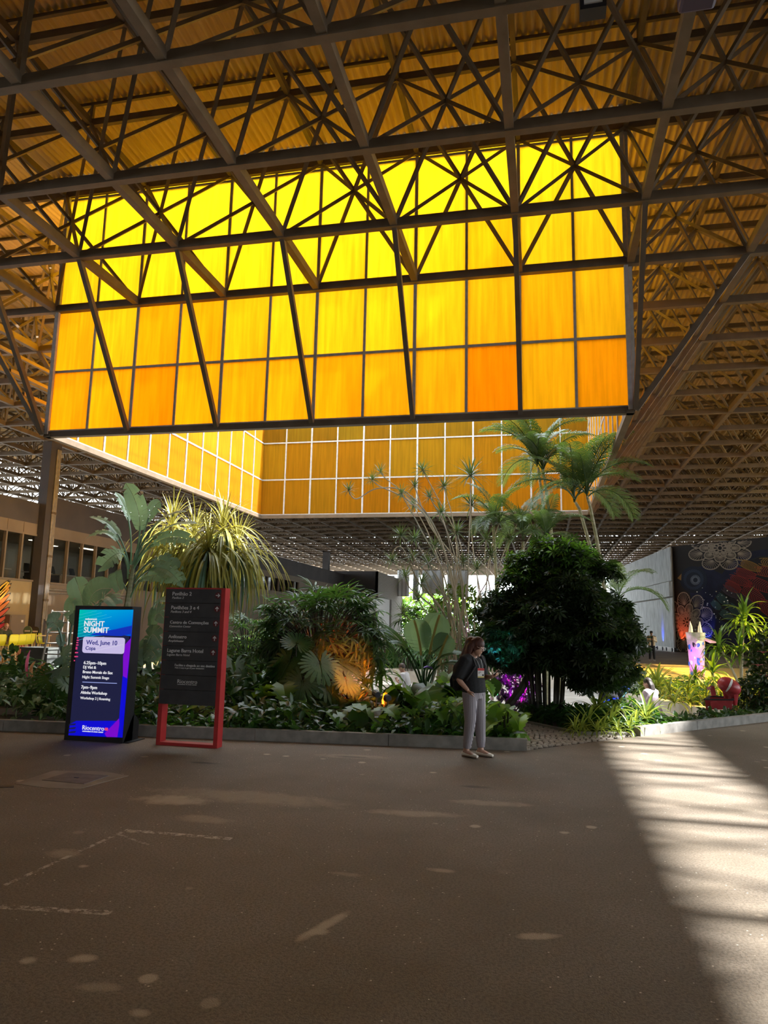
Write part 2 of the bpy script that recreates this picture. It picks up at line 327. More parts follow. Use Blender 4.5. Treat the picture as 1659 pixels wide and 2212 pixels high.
# ------------------------------------------------------------------ roof and space frame
S = 2.45; X0 = -.45; Y0 = 13.35; ZL = 10.0; ZU = 13.34
nx = lambda i: X0 + S * i
ny = lambda j: Y0 + S * j
I0, I1, J0, J1 = -16, 17, -13, 42
WX0, WX1, WY0, WY1 = nx(-5), nx(1), ny(1), ny(7)
SLOTS = [(13.24, 14.5, 3.4, 20.6), (15.2, 19.6, 19.8, 43.5)]      # unseen roof openings added on the right for the sun strip and amber light
ceil = sempty('ceiling')
def roofrow(y0, y1, z):
    xa, xb = nx(I0) - 1, nx(I1) + 1; cuts = []
    ym = (y0 + y1) / 2
    if WY0 < ym < WY1: cuts.append((WX0, WX1))
    for a, b, c, d in SLOTS:
        if c < ym < d: cuts.append((a, b))
    segs = []; x = xa
    for a, b in sorted(cuts): segs.append((x, a)); x = b
    segs.append((x, xb))
    pitch = .17 if y0 < 45 else .35
    for a, b in segs:
        n = int((b - a) / (pitch / 4)); xs = np.linspace(a, b, n + 1); zz = .042 * np.cos((xs) / pitch * 2 * np.pi)
        V = np.concatenate([np.stack([xs, np.full(n + 1, y0 - .1), zz + z + .02], 1), np.stack([xs, np.full(n + 1, y1 + .12), zz + z - .02], 1)])
        i = np.arange(n); me = np_mesh('roof_sheet', V, np.stack([i, i + n + 1, i + n + 2, i + 1], 1)); link('roof_sheet', me, roofm, ceil, smooth=True)
for j in range(J0, J1):
    if ny(j) < 96: roofrow(ny(j), ny(j + 1), 13.95)     # the sheeting stops before the far end: open sky there
pm = MB()
for j in range(J0, J1 + 1):
    y = ny(j) + .03
    if WY0 < y < WY1: pm = MB(); pm.beam((nx(I0), y, 13.86), (WX0, y, 13.86), .07, .08); pm.build('purlin', steel, ceil); pm = MB(); pm.beam((WX1, y, 13.86), (nx(I1), y, 13.86), .07, .08); pm.build('purlin', steel, ceil)
    else: pm = MB(); pm.beam((nx(I0), y, 13.86), (nx(I1), y, 13.86), .07, .08); pm.build('purlin', steel, ceil)
# unseen amber sheet added over the second opening to colour the sunlight
am2 = bpy.data.materials.new('added_amber_sheet'); am2.use_nodes = True; nt = am2.node_tree; nt.nodes.clear()
o_ = nt.nodes.new('ShaderNodeOutputMaterial'); tr_ = nt.nodes.new('ShaderNodeBsdfTransparent'); tr_.inputs[0].default_value = (1, .80, .36, 1); nt.links.new(tr_.outputs[0], o_.inputs[0])
a, b, c, d = SLOTS[1]; mb = MB(); mb.box((a, c, 13.97), (b, d, 13.98)); mb.build('added_amber_sheet', am2, ceil)
frame = sempty('trim_7'); frame['label'] = 'steel space frame carrying the hall roof'
def infw(i, j): return -5 <= i < 1 and 1 <= j < 7        # cell in the open well
for z, nm, wd, hh in ((ZL, 'lower_chord', .15, .19), (ZU, 'upper_chord', .10, .17)):
    for j in range(J0, J1 + 1):
        spans = [(I0, -5), (1, I1)] if 1 < j < 7 else [(I0, I1)]
        for a, b in spans: mb = MB(); mb.beam((nx(a), ny(j), z), (nx(b), ny(j), z), wd, hh); mb.build(nm, steel, frame)
    for i in range(I0, I1 + 1):
        spans = [(J0, 1), (7, J1)] if -5 < i < 1 else [(J0, J1)]
        for a, b in spans: mb = MB(); mb.beam((nx(i), ny(a), z + .02), (nx(i), ny(b), z + .02), wd, hh); mb.build(nm, steel, frame)
bars = []
for i in range(I0, I1):
    for j in range(J0, J1):
        if infw(i, j): continue
        for (a, b), (c, d) in (((0, 0), (1, 1)), ((1, 1), (0, 0)), ((1, 0), (0, 1)), ((0, 1), (1, 0))):
            p = Vector((nx(i + a), ny(j + b), ZL)); q = Vector((nx(i + c), ny(j + d), ZU)); mid = (p + q) / 2 - CAM; cc = RT.transposed() @ mid
            vis = cc.z < 0 and abs(cc.x / cc.z) < .62 and abs(cc.y / cc.z) < .8
            bars.append((mid.length + (0 if vis else 1000), p, q))
        if j < 14:                                   # short stubs up to the purlins
            pass
bars.sort(key=lambda t: t[0])
for _, p, q in bars[:300]: mb = MB(); mb.beam(p, q, .07, .07); mb.build('diagonal_brace', steel2, frame)
mb = MB()
for _, p, q in bars[300:]: mb.beam(p, q, .07, .07)
mb.build('distant_diagonal_braces', steel2, frame)['kind'] = 'stuff'
mb = MB()
for i in range(I0, I1 + 1):
    for j in range(J0, 14):
        if -5 < i < 1 and 1 < j < 7: continue
        mb.beam((nx(i), ny(j), ZU), (nx(i), ny(j) + .03, 13.82), .07); mb.beam((nx(i) - .25, ny(j), ZU + .08), (nx(i), ny(j) + .03, 13.8), .05)
mb.build('purlin_stubs', steel, frame)['kind'] = 'stuff'
# ------------------------------------------------------------------ amber light well
WZ0 = 6.56; WZ1 = 13.9
amber = bpy.data.materials.new('amber_translucent_panel'); amber.use_nodes = True; nt = amber.node_tree; nt.nodes.clear()
def amber_nodes(M):
    out = nd(M, 'ShaderNodeOutputMaterial'); oi = nd(M, 'ShaderNodeObjectInfo'); tc = nd(M, 'ShaderNodeNewGeometry'); mp = nd(M, 'ShaderNodeMapping'); mp.inputs['Scale'].default_value = (9, 9, .5)
    n = nd(M, 'ShaderNodeTexNoise'); n.inputs['Scale'].default_value = 1.5; n.inputs['Detail'].default_value = 6; lk(M, tc.outputs['Position'], mp.inputs[0]); lk(M, mp.outputs[0], n.inputs['Vector'])
    mr = nd(M, 'ShaderNodeMapRange'); mr.inputs[1].default_value = .3; mr.inputs[2].default_value = .7; mr.inputs[3].default_value = .86; mr.inputs[4].default_value = 1.08; lk(M, n.outputs[0], mr.inputs[0])
    hs = nd(M, 'ShaderNodeHueSaturation'); lk(M, oi.outputs['Color'], hs.inputs['Color']); lk(M, mr.outputs[0], hs.inputs['Value'])
    t = nd(M, 'ShaderNodeBsdfTranslucent'); lk(M, hs.outputs[0], t.inputs[0]); d = nd(M, 'ShaderNodeBsdfDiffuse'); lk(M, hs.outputs[0], d.inputs[0])
    mx = nd(M, 'ShaderNodeMixShader'); mx.inputs[0].default_value = .09; lk(M, t.outputs[0], mx.inputs[1]); lk(M, d.outputs[0], mx.inputs[2]); lk(M, mx.outputs[0], out.inputs[0])
amber_nodes(amber)
well = thing('amber_light_well', 'amber translucent light well hanging from the roof above the garden', 'light well', ((WX0 + WX1) / 2, (WY0 + WY1) / 2, WZ0))
mull = noisy('grey_aluminium_mullion', (.36, .35, .33), (.46, .45, .43), 8, .5)
rows = [WZ0 + .09, 8.27, 10.0, 11.62, 13.22, WZ1]
NP = 12; pw = (WX1 - WX0) / NP
side = [((WX0, WY0 + .1), (WX1, WY0 + .1)), ((WX1 - .1, WY0), (WX1 - .1, WY1)), ((WX0, WY1 - .1), (WX1, WY1 - .1)), ((WX0 + .1, WY0), (WX0 + .1, WY1))]
pmesh = {}
for si, (a, b) in enumerate(side):
    a = Vector((*a, 0)); b = Vector((*b, 0)); dr = (b - a).normalized(); nr = Vector((-dr.y, dr.x, 0))
    for c in range(NP):
        for r in range(5):
            h = rows[r + 1] - rows[r]; key = (round(h, 3), si % 2)
            if key not in pmesh:
                q = MB(); ax = (pw - .05) / 2
                if si % 2 == 0: q.box((-ax, -.012, .03), (ax, .012, h - .03))
                else: q.box((-.012, -ax, .03), (.012, ax, h - .03))
                pmesh[key] = q.mesh('amber_panel')
            p = a + dr * (pw * (c + .5)); p.z = rows[r]
            o = link('amber_panel', pmesh[key], amber, well, loc=p)
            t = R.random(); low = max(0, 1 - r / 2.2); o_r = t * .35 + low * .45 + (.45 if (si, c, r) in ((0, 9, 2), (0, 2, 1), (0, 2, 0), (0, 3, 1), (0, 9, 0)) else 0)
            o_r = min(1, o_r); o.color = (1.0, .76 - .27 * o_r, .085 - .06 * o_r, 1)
    for c in range(NP + 1):
        p = a + dr * (pw * c); q = MB(); big = c % 2 == 0; q.beam(p + Vector((0, 0, WZ0)), p + Vector((0, 0, WZ1)), .075 if big else .06, .09, up=nr); q.build('mullion', mull, well)
    for r in range(6):
        q = MB(); z = rows[r]; q.beam(a + Vector((0, 0, z)), b + Vector((0, 0, z)), .07, .06); q.build('transom', mull, well)
    q = MB(); off = nr * (.1 if si in (1, 2) else -.1) * (1 if si in (0, 1) else 1)
    q.beam(a + Vector((0, 0, WZ0)), b + Vector((0, 0, WZ0)), .16, .15); q.build('bottom_rail', steel, well)
for i in range(-5, 2):                                   # struts from the frame down to the bottom rail
    for (p, q) in (((nx(i), ny(0), ZL), (nx(i), WY0 - .02, WZ0)), ((nx(i), ny(8), ZL), (nx(i), WY1 + .02, WZ0))):
        mb = MB(); mb.beam(p, q, .1, .12); mb.build('strut', steel, well)
for j in range(1, 8):
    for (p, q) in (((nx(-6), ny(j), ZL), (WX0 - .02, ny(j), WZ0)), ((nx(2), ny(j), ZL), (WX1 + .02, ny(j), WZ0))):
        mb = MB(); mb.beam(p, q, .1, .12); mb.build('strut', steel, well)
for t_ in (.1, .3, .5, .72):                              # long rails carried by the side struts
    for xa, xb in ((WX1, nx(2)), (WX0, nx(-6))):
        x = xa + (xb - xa) * t_; z = WZ0 + (ZL - WZ0) * t_ + .1
        mb = MB(); mb.beam((x, WY0, z), (x, WY1, z), .09, .09); mb.build('rail', steel2, well)

# ------------------------------------------------------------------ walls
XL = -22.5
def panes(wall, x, ys, z0, z1, wname, inset=.12, split=None):
    e = sempty(wname, (x, ys[0], z0)); mb = MB(); y0, y1 = ys[0], ys[-1]
    mb.box((x - .16, y0, z1 - .05), (x + .03, y1, z1 + .03)); mb.box((x - .16, y0, z0 - .05), (x + .06, y1, z0 + .03)); mb.build('window_frame', wallm, e)
    for y in ys: mb = MB(); mb.box((x - .14, y - .045, z0), (x + .02, y + .045, z1)); mb.build('window_frame', wallm, e)
    for a, b in zip(ys[:-1], ys[1:]):
        mb = MB(); mb.box((x - inset - .01, a + .045, z0 + .03), (x - inset, b - .045, z1 - .05)); mb.build('pane', glass, e)
    return e
glass = bpy.data.materials.new('dim_window_glass'); glass.use_nodes = True; nt = glass.node_tree; nt.nodes.clear()
o_ = nt.nodes.new('ShaderNodeOutputMaterial'); tr_ = nt.nodes.new('ShaderNodeBsdfTransparent'); tr_.inputs[0].default_value = (.72, .72, .68, 1); gl_ = nt.nodes.new('ShaderNodeBsdfGlossy'); gl_.inputs['Roughness'].default_value = .02; mx_ = nt.nodes.new('ShaderNodeMixShader'); mx_.inputs[0].default_value = .05
nt.links.new(tr_.outputs[0], mx_.inputs[1]); nt.links.new(gl_.outputs[0], mx_.inputs[2]); nt.links.new(mx_.outputs[0], o_.inputs[0])
wl = sempty('wall_left')
T_ = .3
w1 = [20.4 + .99 * i for i in range(9)]; w1 = [y for y in w1 if y < 28.4]; w2 = [29.35 + 1.13 * i for i in range(10)]; w3 = [47.5 + 1.3 * i for i in range(14)]
def wseg(y0, y1, z0, z1, M=wallm, nm='wall_panel'): mb = MB(); mb.box((XL - T_, y0, z0), (XL, y1, z1)); mb.build(nm, M, wl)
ztop1, ztop2 = 6.98, 7.45
olive = noisy('wall_paint_amber_glow', (.30, .23, .115), (.36, .28, .15), .7, .8)  # olive tint: amber glow put into the lower wall's colour
wseg(-40, 28.5, 0, 3.42, olive); wseg(-40, w1[0], 3.42, 6.02); wseg(w1[0], w1[-1], 5.52, 6.02); wseg(w1[-1], 28.5, 3.42, 6.02); wseg(-40, 28.5, 6.02, ztop1, darkw, 'fascia')
wseg(28.5, 82, 0, 3.38); wseg(28.5, w2[0], 3.38, 6.05); wseg(w2[0], w2[-1], 5.55, 6.05); wseg(w2[-1], w3[0], 3.38, 6.05); wseg(w3[0], w3[-1], 3.38, 4.4); wseg(w3[0], w3[-1], 5.6, 6.05); wseg(w3[-1], 82, 3.38, 6.05); wseg(28.5, 82, 6.05, ztop2, darkw, 'fascia')
panes(wl, XL, w1, 3.45, 5.52, 'window_1'); panes(wl, XL, w2, 3.42, 5.55, 'window_2'); panes(wl, XL, w3, 4.42, 5.6, 'window_3')
for y in (w1[-2], w1[-3], w1[-1]): mb = MB(); mb.box((XL - .01, y - .012, 5.55), (XL + .012, y + .012, 6.0)); mb.build('panel_joint', steel, wl)
mb = MB(); mb.box((XL - .1, 28.2, 0), (XL + .35, 28.92, 9.9)); struct(mb.build('wall_left_column', darkw))
# office behind the windows
off = sempty('office'); off.name = 'office_shell'; WL[off.name] = Vector((0, 0, 0)); offm = noisy('office_wall', (.42, .38, .32), (.5, .46, .4), 1, .8)
mb = MB(); mb.box((XL - 5.2, -10, 3.0), (XL - 5, 82, 6.5)); mb.build('back_wall', offm, off)
mb = MB(); mb.box((XL - 5.2, 81.8, 3.0), (XL - .3, 82, 6.5)); mb.build('end_wall', offm, off); mb = MB(); mb.box((XL - 5.2, -10.2, 3.0), (XL - .3, -10, 6.5)); mb.build('end_wall', offm, off)
mb = MB(); mb.box((XL - 5, -10, 3.0), (XL - .3, 82, 3.2)); mb.build('office_floor', steel, off)
mb = MB(); mb.box((XL - 5, -10, 5.68), (XL - .3, 82, 5.76)); mb.build('office_ceiling', offm, off)
lampm = mat('lit_lamp_panel', (1, 1, 1), .5, emit=(1, .93, .75), es=4)
for k, (y, dx) in enumerate(((25.2, 2.6), (27.6, 3.6), (31.4, 2.4), (33.2, 3.2), (35.2, 2.2), (50, 2.4), (56, 2.4))):
    t = thing('ceiling_light', 'lit ceiling light panel inside the upstairs office, ' + ('behind the pane nearest the left frame edge', 'behind the pane beside the column', 'just beyond the column', 'second beyond the column', 'third beyond the column', 'in the far strip of windows, nearer one', 'in the far strip of windows, farther one')[k], 'lamp', (XL - dx, y, 5.64), 'office ceiling lights')
    mb = MB(); mb.cbox((XL - dx, y, 5.655), (.36, 1.25, .05)); mb.build('lamp_frame', white, t); mb = MB(); mb.cbox((XL - dx, y, 5.62), (.28, 1.15, .02)); mb.build('diffuser', lampm, t)
for k, y in enumerate((26.1, 27.2, 30.0, 31.8, 33.4)):
    t = thing('office_desk', 'pale office desk behind the upstairs glazing, ' + ('first', 'second', 'third', 'fourth', 'fifth')[k] + ' from the left edge', 'desk', (XL - 1.2, y, 3.2), 'office desks')
    mb = MB(); mb.cbox((XL - 1.2, y, 3.93), (.8, 1.2, .04)); mb.build('desk_top', white, t)
    mb = MB(); mb.cbox((XL - .9, y, 3.55), (.03, 1.1, .7)); mb.build('modesty_panel', offm, t)
    for s in (-.5, .5): mb = MB(); mb.cbox((XL - 1.2, y + s, 3.55), (.6, .05, .7)); mb.build('leg', steel, t)
    t = thing('office_chair', 'black office chair behind the ' + ('first', 'second', 'third', 'fourth', 'fifth')[k] + ' desk in the upstairs office', 'chair', (XL - 1.9, y + .2, 3.2), 'office chairs')
    mb = MB(); mb.tube([(XL - 1.9, y + .2, 3.9), (XL - 1.94, y + .2, 4.15), (XL - 2, y + .2, 4.4)], [(.24, .05), (.27, .05), (.2, .04)], 10, up=(1, 0, 0)); mb.build('backrest', dark, t)
    mb = MB(); mb.cbox((XL - 1.7, y + .2, 3.72), (.48, .48, .09)); mb.build('seat', dark, t); mb = MB(); mb.tube([(XL - 1.7, y + .2, 3.2), (XL - 1.7, y + .2, 3.7)], .04); mb.build('stem', steel, t)
# pipes and box by the column
pipem = noisy('grey_pipe', (.2, .18, .15), (.3, .27, .23), 5, .5)
PX = XL + .39
for k, dy in enumerate((.0, .11, .21)):
    y = 28.62 + dy; t = thing('drain_pipe', ('thick grey drain pipe running down the left column, outermost of three', 'middle of the three pipes running down the left column', 'pipe against the window side of the left column')[k], 'pipe', (PX, y, 0), 'pipes on the column')
    zb = (0.02, 1.75, 1.9)[k]; mb = MB(); mb.tube([(PX, y, zb), (PX, y, 9.6)], (.05, .04, .035)[k], 10); mb.build('pipe_run', pipem, t)
    for z in (2.6, 4.6, 6.6): mb = MB(); mb.tube([(PX, y, z - .05), (PX, y, z + .05)], .065, 10); mb.build('pipe_collar', steel, t)
for k, z in enumerate((3.12, 2.98)):
    t = tag(MB().tube([(XL + .04, 28.95, z), (XL + .04, 36, z)], .045, 8).build('conduit', pipem), ('upper', 'lower')[k] + ' of two horizontal conduits under the second window', 'pipe', 'conduits under the second window')
t = tag(MB().tube([(PX, 28.83, 1.95), (PX, 28.85, 1.7), (PX, 29.05, 1.62), (PX - .1, 30.4, 1.62), (XL + .04, 30.7, 1.62)], .05, 8).build('pipe_elbow', pipem), 'pipe bend turning away from the column above the metal box', 'pipe')
t = thing('electrical_box', 'taupe metal electrical box on the wall beneath the pipes', 'box', at(88, 1358, 27.4)); q = at(88, 1358, 27.4)
mb = MB(); mb.cbox((XL + .13, 27.2, q.z), (.26, .95, 1.15)); mb.build('box_body', wallm, t); mb = MB(); mb.cbox((XL + .27, 27.2, q.z), (.02, .85, 1.05)); mb.build('box_door', wallm, t); mb = MB(); mb.cbox((XL + .29, 27.45, q.z + .3), (.02, .12, .1)); mb.build('label_plate', white, t)
# red safety sign
t = thing('safety_sign', 'small red and white safety sign on the taupe wall', 'sign', (XL + .01, 25.9, 1.72)); yy = 26.15
mb = MB(); mb.box((XL, yy - .2, 1.4), (XL + .02, yy + .2, 1.98)); mb.build('sign_border', white, t); mb = MB(); mb.box((XL + .015, yy - .16, 1.44), (XL + .03, yy + .16, 1.94)); mb.build('sign_field', mat('sign_red', (.6, .03, .02), .5), t)
mb = MB(); mb.tube([(XL + .03, yy, 1.52), (XL + .03, yy, 1.8), (XL + .03, yy, 1.86)], [.06, .06, .02], 8); mb.build('extinguisher_symbol', white, t)
# painted wing on the left wall
t = tag(sempty('wing_mural'), 'painted wing of yellow to red feathers outlined in black on the taupe wall', 'mural'); t['kind'] = 'thing'; t['category'] = 'mural'
fc = [mat('feather_paint_%d' % i, c, .6) for i, c in enumerate(((.75, .5, .05), (.75, .36, .04), (.7, .22, .04), (.6, .1, .04), (.5, .03, .04)))]; blackp = mat('black_outline_paint', (.01, .01, .01), .6)
for i in range(11):
    z0 = .75 + .15 * i; L = .45 + 1.05 * math.sin(math.pi * (i + 1.5) / 14) * (.6 + i / 16); a = .35 + .09 * i; tip = Vector((XL, 26.35 + L * .55 * math.cos(a) + (.12 if i > 7 else 0), z0 + L * math.sin(a)))
    root = Vector((XL, 25.0 + .02 * i, z0 - .25)); dr = (tip - root); n_ = Vector((0, -dr.z, dr.y)).normalized()
    for wd, dx, M, nm in ((.13, .012, blackp, 'feather_outline'), (.085, .02, fc[min(4, (10 - i) // 2)], 'feather')):
        mb = MB(); pts = [root + n_ * wd, root + dr * .8 + n_ * wd, root + dr * .97 + n_ * wd * .5, root + dr * (1.0 if nm == 'feather' else 1.05), root + dr * .97 - n_ * wd * .5, root + dr * .8 - n_ * wd, root - n_ * wd]
        mb.prism([p + Vector((dx, 0, 0)) for p in pts], (.004, 0, 0)); mb.build(nm, M, t)
# far end
wb = sempty('wall_back')
mb = MB(); mb.box((-26, 80, 4.84), (-18.5, 80.3, 7.8)); mb.build('fascia', darkw, wb)
mb = MB(); mb.box((-26, 80, 0), (-18.5, 80.3, 3.0)); mb.build('wall_panel', darkw, wb); mb = MB(); mb.box((-18.75, 80, 4.84), (-18.5, 95, 7.75)); mb.build('side_wall', concrete, wb); mb = MB(); mb.box((-18.75, 88, 0), (-18.5, 95, 4.84)); mb.build('side_wall', concrete, wb)
mb = MB(); mb.box((-26, 80.1, 3.0), (-18.6, 80.12, 4.84)); mb.build('pane', glass, wb)
mb = MB(); mb.box((-26, 90, 0), (-18.6, 90.2, 8)); mb.build('inner_wall', white, wb)
mb = MB(); mb.box((-24.9, 79.2, 0), (-24.2, 79.9, 10)); mb.build('wall_column', darkw, wb)
# mural wall and timber-grain panel wall on the right
A = Vector((10.95, 66.9, 0)); Bv = Vector((24.2, 51.9, 0)); dW = (Bv - A).normalized(); nW = Vector((dW.y, -dW.x, 0)); MH = 9.1
wr = sempty('wall_right'); mb = MB(); mb.prism([A, Bv, Bv - nW * .4, A - nW * .4], (0, 0, MH)); mb.build('mural_ground', mat('mural_black_ground', (.035, .032, .032), .7), wr)
def wclip(pts):
    runs = [[]]
    for p in pts:
        if .08 < (p - A).dot(dW) and p.z < MH - .06 and p.z > .05: runs[-1].append(p)
        elif runs[-1]: runs.append([])
    return [r for r in runs if len(r) > 1]
def onW(px, py, off=.02):
    d = RT @ Vector(((px - 829.5) / F, -(py - 1106) / F, -1)); k = (A - CAM).dot(nW) / d.dot(nW); return CAM + d * k + nW * off
def mpoly(nm, pts, M, off, par): mb = MB(); mb.prism([onW(x, y, off) for x, y in pts], nW * .008); return mb.build(nm, M, par)
mur = thing('bird_mural', 'large dark bird mural with red feathered wing and pale line flowers on the black wall', 'mural', A + nW * .02)
navy = noisy('night_sky_paint', (.008, .010, .03), (.03, .035, .10), .5, .6, detail=6); gold = mat('pale_gold_line_paint', (.48, .41, .31), .6)
mpoly('bird_body', [(1490, 1240), (1505, 1225), (1530, 1222), (1548, 1235), (1560, 1240), (1580, 1215), (1605, 1195), (1640, 1188), (1700, 1184), (1760, 1184), (1760, 1200), (1700, 1200), (1640, 1202), (1615, 1212), (1595, 1235), (1570, 1265), (1545, 1290), (1535, 1305), (1545, 1335), (1580, 1350), (1640, 1360), (1760, 1400), (1700, 1420), (1560, 1395), (1525, 1370), (1505, 1330), (1490, 1280), (1478, 1262)], navy, .02, mur)
mpoly('wing_ground', [(1540, 1300), (1560, 1275), (1590, 1240), (1612, 1214), (1640, 1204), (1760, 1200), (1760, 1398), (1640, 1358), (1580, 1350), (1545, 1335)], mat('wing_black_paint', (.012, .01, .012), .6), .03, mur)
def ring(cx, cy, r, n=28): return [(cx + r * math.cos(2 * math.pi * i / n), cy + r * math.sin(2 * math.pi * i / n)) for i in range(n)]
mpoly('bird_head', ring(1499, 1252, 29), mat('navy_head_paint', (.012, .02, .045), .6), .035, mur)
mpoly('beak', [(1464, 1249), (1473, 1239), (1472, 1254)], mat('ochre_beak_paint', (.4, .22, .05), .6), .04, mur)
for r, c, n in ((22, (.05, .08, .16), 34), (11, (.28, .33, .42), 22)):
    mb = MB(); cx, cy = (1499, 1252) if r > 15 else (1503, 1253)
    for i in range(n):
        a = 2 * math.pi * i / n; pts = [onW(cx + (r - k * 2) * math.cos(a + k * .09), cy + (r - k * 2) * math.sin(a + k * .09), .05) for k in range(4)]; mb.ribbon(pts, .05, nW)
    mb.build('eye_rays', mat('eye_ray_paint_%d' % r, c, .6), mur)
def feather(x, y, ln, wd, ang, col, i):
    ca, sa = math.cos(ang), math.sin(ang); P = lambda u, v: (x + u * ca - v * sa, y + u * sa + v * ca)
    M = mat('feather_line_paint_%d' % i, col, .6); mb = MB(); N = 15
    wf = lambda u: wd * max(.0, math.sin(math.pi * min(1, .12 + .8 * u))) ** .6
    for sgn in (1, -1):
        mb.ribbon([onW(*P(ln * u, sgn * wf(u)), .05) for u in [k / 14 for k in range(15)]], .05, nW)
        for k in range(1, N): u = k / N; mb.ribbon([onW(*P(ln * u, 0), .05), onW(*P(ln * min(1, u + .1), sgn * wf(min(1, u + .1))), .05)], .06, nW)
    mb.build('feather', M, mur)
tl, rd, og, yl = (.06, .14, .14), (.36, .035, .03), (.42, .08, .03), (.42, .24, .04)
for i, f_ in enumerate([(1538, 1298, 26, 7, .75, tl), (1550, 1283, 34, 8, .8, tl), (1575, 1305, 34, 8, .8, tl), (1556, 1320, 32, 8, .55, tl), (1562, 1268, 40, 9, .55, (.10, .07, .1)), (1590, 1285, 46, 10, .6, (.09, .06, .09)), (1566, 1258, 40, 10, .5, rd), (1575, 1246, 54, 9, .35, rd), (1588, 1232, 48, 9, .3, rd), (1598, 1214, 50, 9, .35, yl), (1603, 1268, 58, 13, .6, rd), (1612, 1250, 70, 12, .4, rd), (1630, 1232, 70, 11, .1, og), (1640, 1212, 70, 10, .15, yl), (1640, 1300, 60, 14, .6, rd), (1660, 1260, 70, 13, .4, rd), (1690, 1235, 70, 12, .2, og), (1690, 1300, 60, 14, .6, rd)]): feather(*f_, i)
def mandala(cx, cy, rads, n, nm, sx=1.0, sy=1.0, rot=0):
    mb = MB()
    for li, (r0, r1) in enumerate(rads):
        for k in range(n):
            a = 2 * math.pi * (k + .5 * li) / n + rot; hw = math.pi / n * 1.08; pts = []
            for u in [i / 12 for i in range(13)]:
                s = 2 * u - 1; aa = a + hw * s; rr = r0 + (r1 - r0) * (1 - abs(s) ** 2.2) ** .75; pts.append((cx + sx * rr * math.cos(aa), cy + sy * rr * math.sin(aa)))
            [mb.ribbon(r_, .085, nW) for r_ in wclip([onW(*p, .045) for p in pts])]
            if li > 0:
                b = (cx + sx * r0 * .98 * math.cos(a), cy + sy * r0 * .98 * math.sin(a))
                for p in pts[1:-1]: [mb.ribbon(r_, .035, nW) for r_ in wclip([onW(*b, .04).lerp(onW(*p, .04), u_ / 4) for u_ in range(5)])]
    mb.ribbon([onW(*p, .045) for p in ring(cx, cy, rads[0][0] * .9, 16)], .1, nW, True); mb.build(nm, gold, mur)
mandala(1485, 1344, [(4, 12), (11, 22), (20, 38), (36, 62)], 9, 'line_flower', .92, 1.05)
mandala(1556, 1184, [(6, 15), (13, 26), (24, 42), (40, 68)], 8, 'line_flower', 1.05, .72)
st = MB()
for _ in range(60): x = R.uniform(1500, 1600); y = R.uniform(1270, 1390); r = R.choice((.02, .025, .04)); p = onW(x, y, .055); (st.box(p - Vector((r, r, r)), p + Vector((r, r, r))) if (x - 1500) * .9 < 140 - abs(y - 1300) else None)
st.build('star_specks', white, mur)['kind'] = 'stuff'
curt = mat('pale_banner_cloth', (.78, .80, .82), .8)
for k, (xa, xb, yb) in enumerate(((858, 884, 1288), (892, 905, 1296), (912, 958, 1282), (966, 1012, 1290))):
    p, q = at(xa, 1232, 92), at(xb, 1232, 92); z = at(xa, yb, 92).z; mb = MB()
    for i in range(6): u0, u1 = i / 6, (i + 1) / 6; o_ = .12 * (-1) ** i; a_, b_ = p.lerp(q, u0), p.lerp(q, u1); mb.add([(a_.x, 92 + o_, z), (b_.x, 92 - o_, z), (b_.x, 92 - o_, p.z), (a_.x, 92 + o_, p.z)], [(0, 1, 2, 3)])
    t = thing('pale_banner', 'pale hanging cloth banner at the far open end, ' + ('first from the dark block', 'narrow second one from the dark block', 'wide third one from the dark block', 'last one, behind the dracaena stems')[k], 'banner', (p.x, 92, z), 'pale banners at the far end'); mb.build('cloth', curt, t)
    mb = MB(); mb.beam((p.x - .1, 92, p.z + .05), (q.x + .1, 92, p.z + .05), .1); mb.build('rod', steel, t)
    for e_ in (p, q): mb = MB(); mb.beam((e_.x, 92, p.z), (e_.x, 92, 13.93), .03); mb.build('hanging_wire', steel, t)
# white timber-grain panel wall
grain = noisy('white_timber_grain_panel', (.72, .74, .74), (.30, .32, .33), 3.2, .6, stretch=(3, 3, .28), detail=8)
pw_ = sempty('wall_partition'); Aw = Vector((10.85, 66.3, 0)); Bw = Vector((8.3, 96, 0)); dP = (Bw - Aw).normalized(); nP = Vector((-dP.y, dP.x, 0)) * 1
for k in range(9):
    a = Aw.lerp(Bw, k / 9); b = Aw.lerp(Bw, (k + .985) / 9)
    for z0, z1, of in ((.35, 4.6, .0), (4.72, 6.0, .12 if k else .2), (6.1, 9.05, .0)):
        mb = MB(); mb.prism([a + nP * of, b + nP * of, b - nP * .1, a - nP * .1], (0, 0, z1 - z0)); o = mb.build('grain_panel', grain, pw_); o.location.z = z0
    mb = MB(); mb.prism([a - nP * .11, b - nP * .11, b - nP * .2, a - nP * .2], (0, 0, 8.6)); o = mb.build('backing_frame', steel, pw_); o.location.z = .35
    for kk in (.2, .8): mb = MB(); q = a.lerp(b, kk); mb.tube([q + Vector((-.05, 0, .16)), q + Vector((.05, 0, .16))], .16, 10); mb.build('caster', dark, pw_)
# unseen wall added behind the camera to block light, gap above for fill
wf_ = sempty('wall_light_block'); mb = MB(); mb.box((-45, -20.4, 0), (45, -20, 12.4)); mb.build('wall_panel', wallm, wf_)
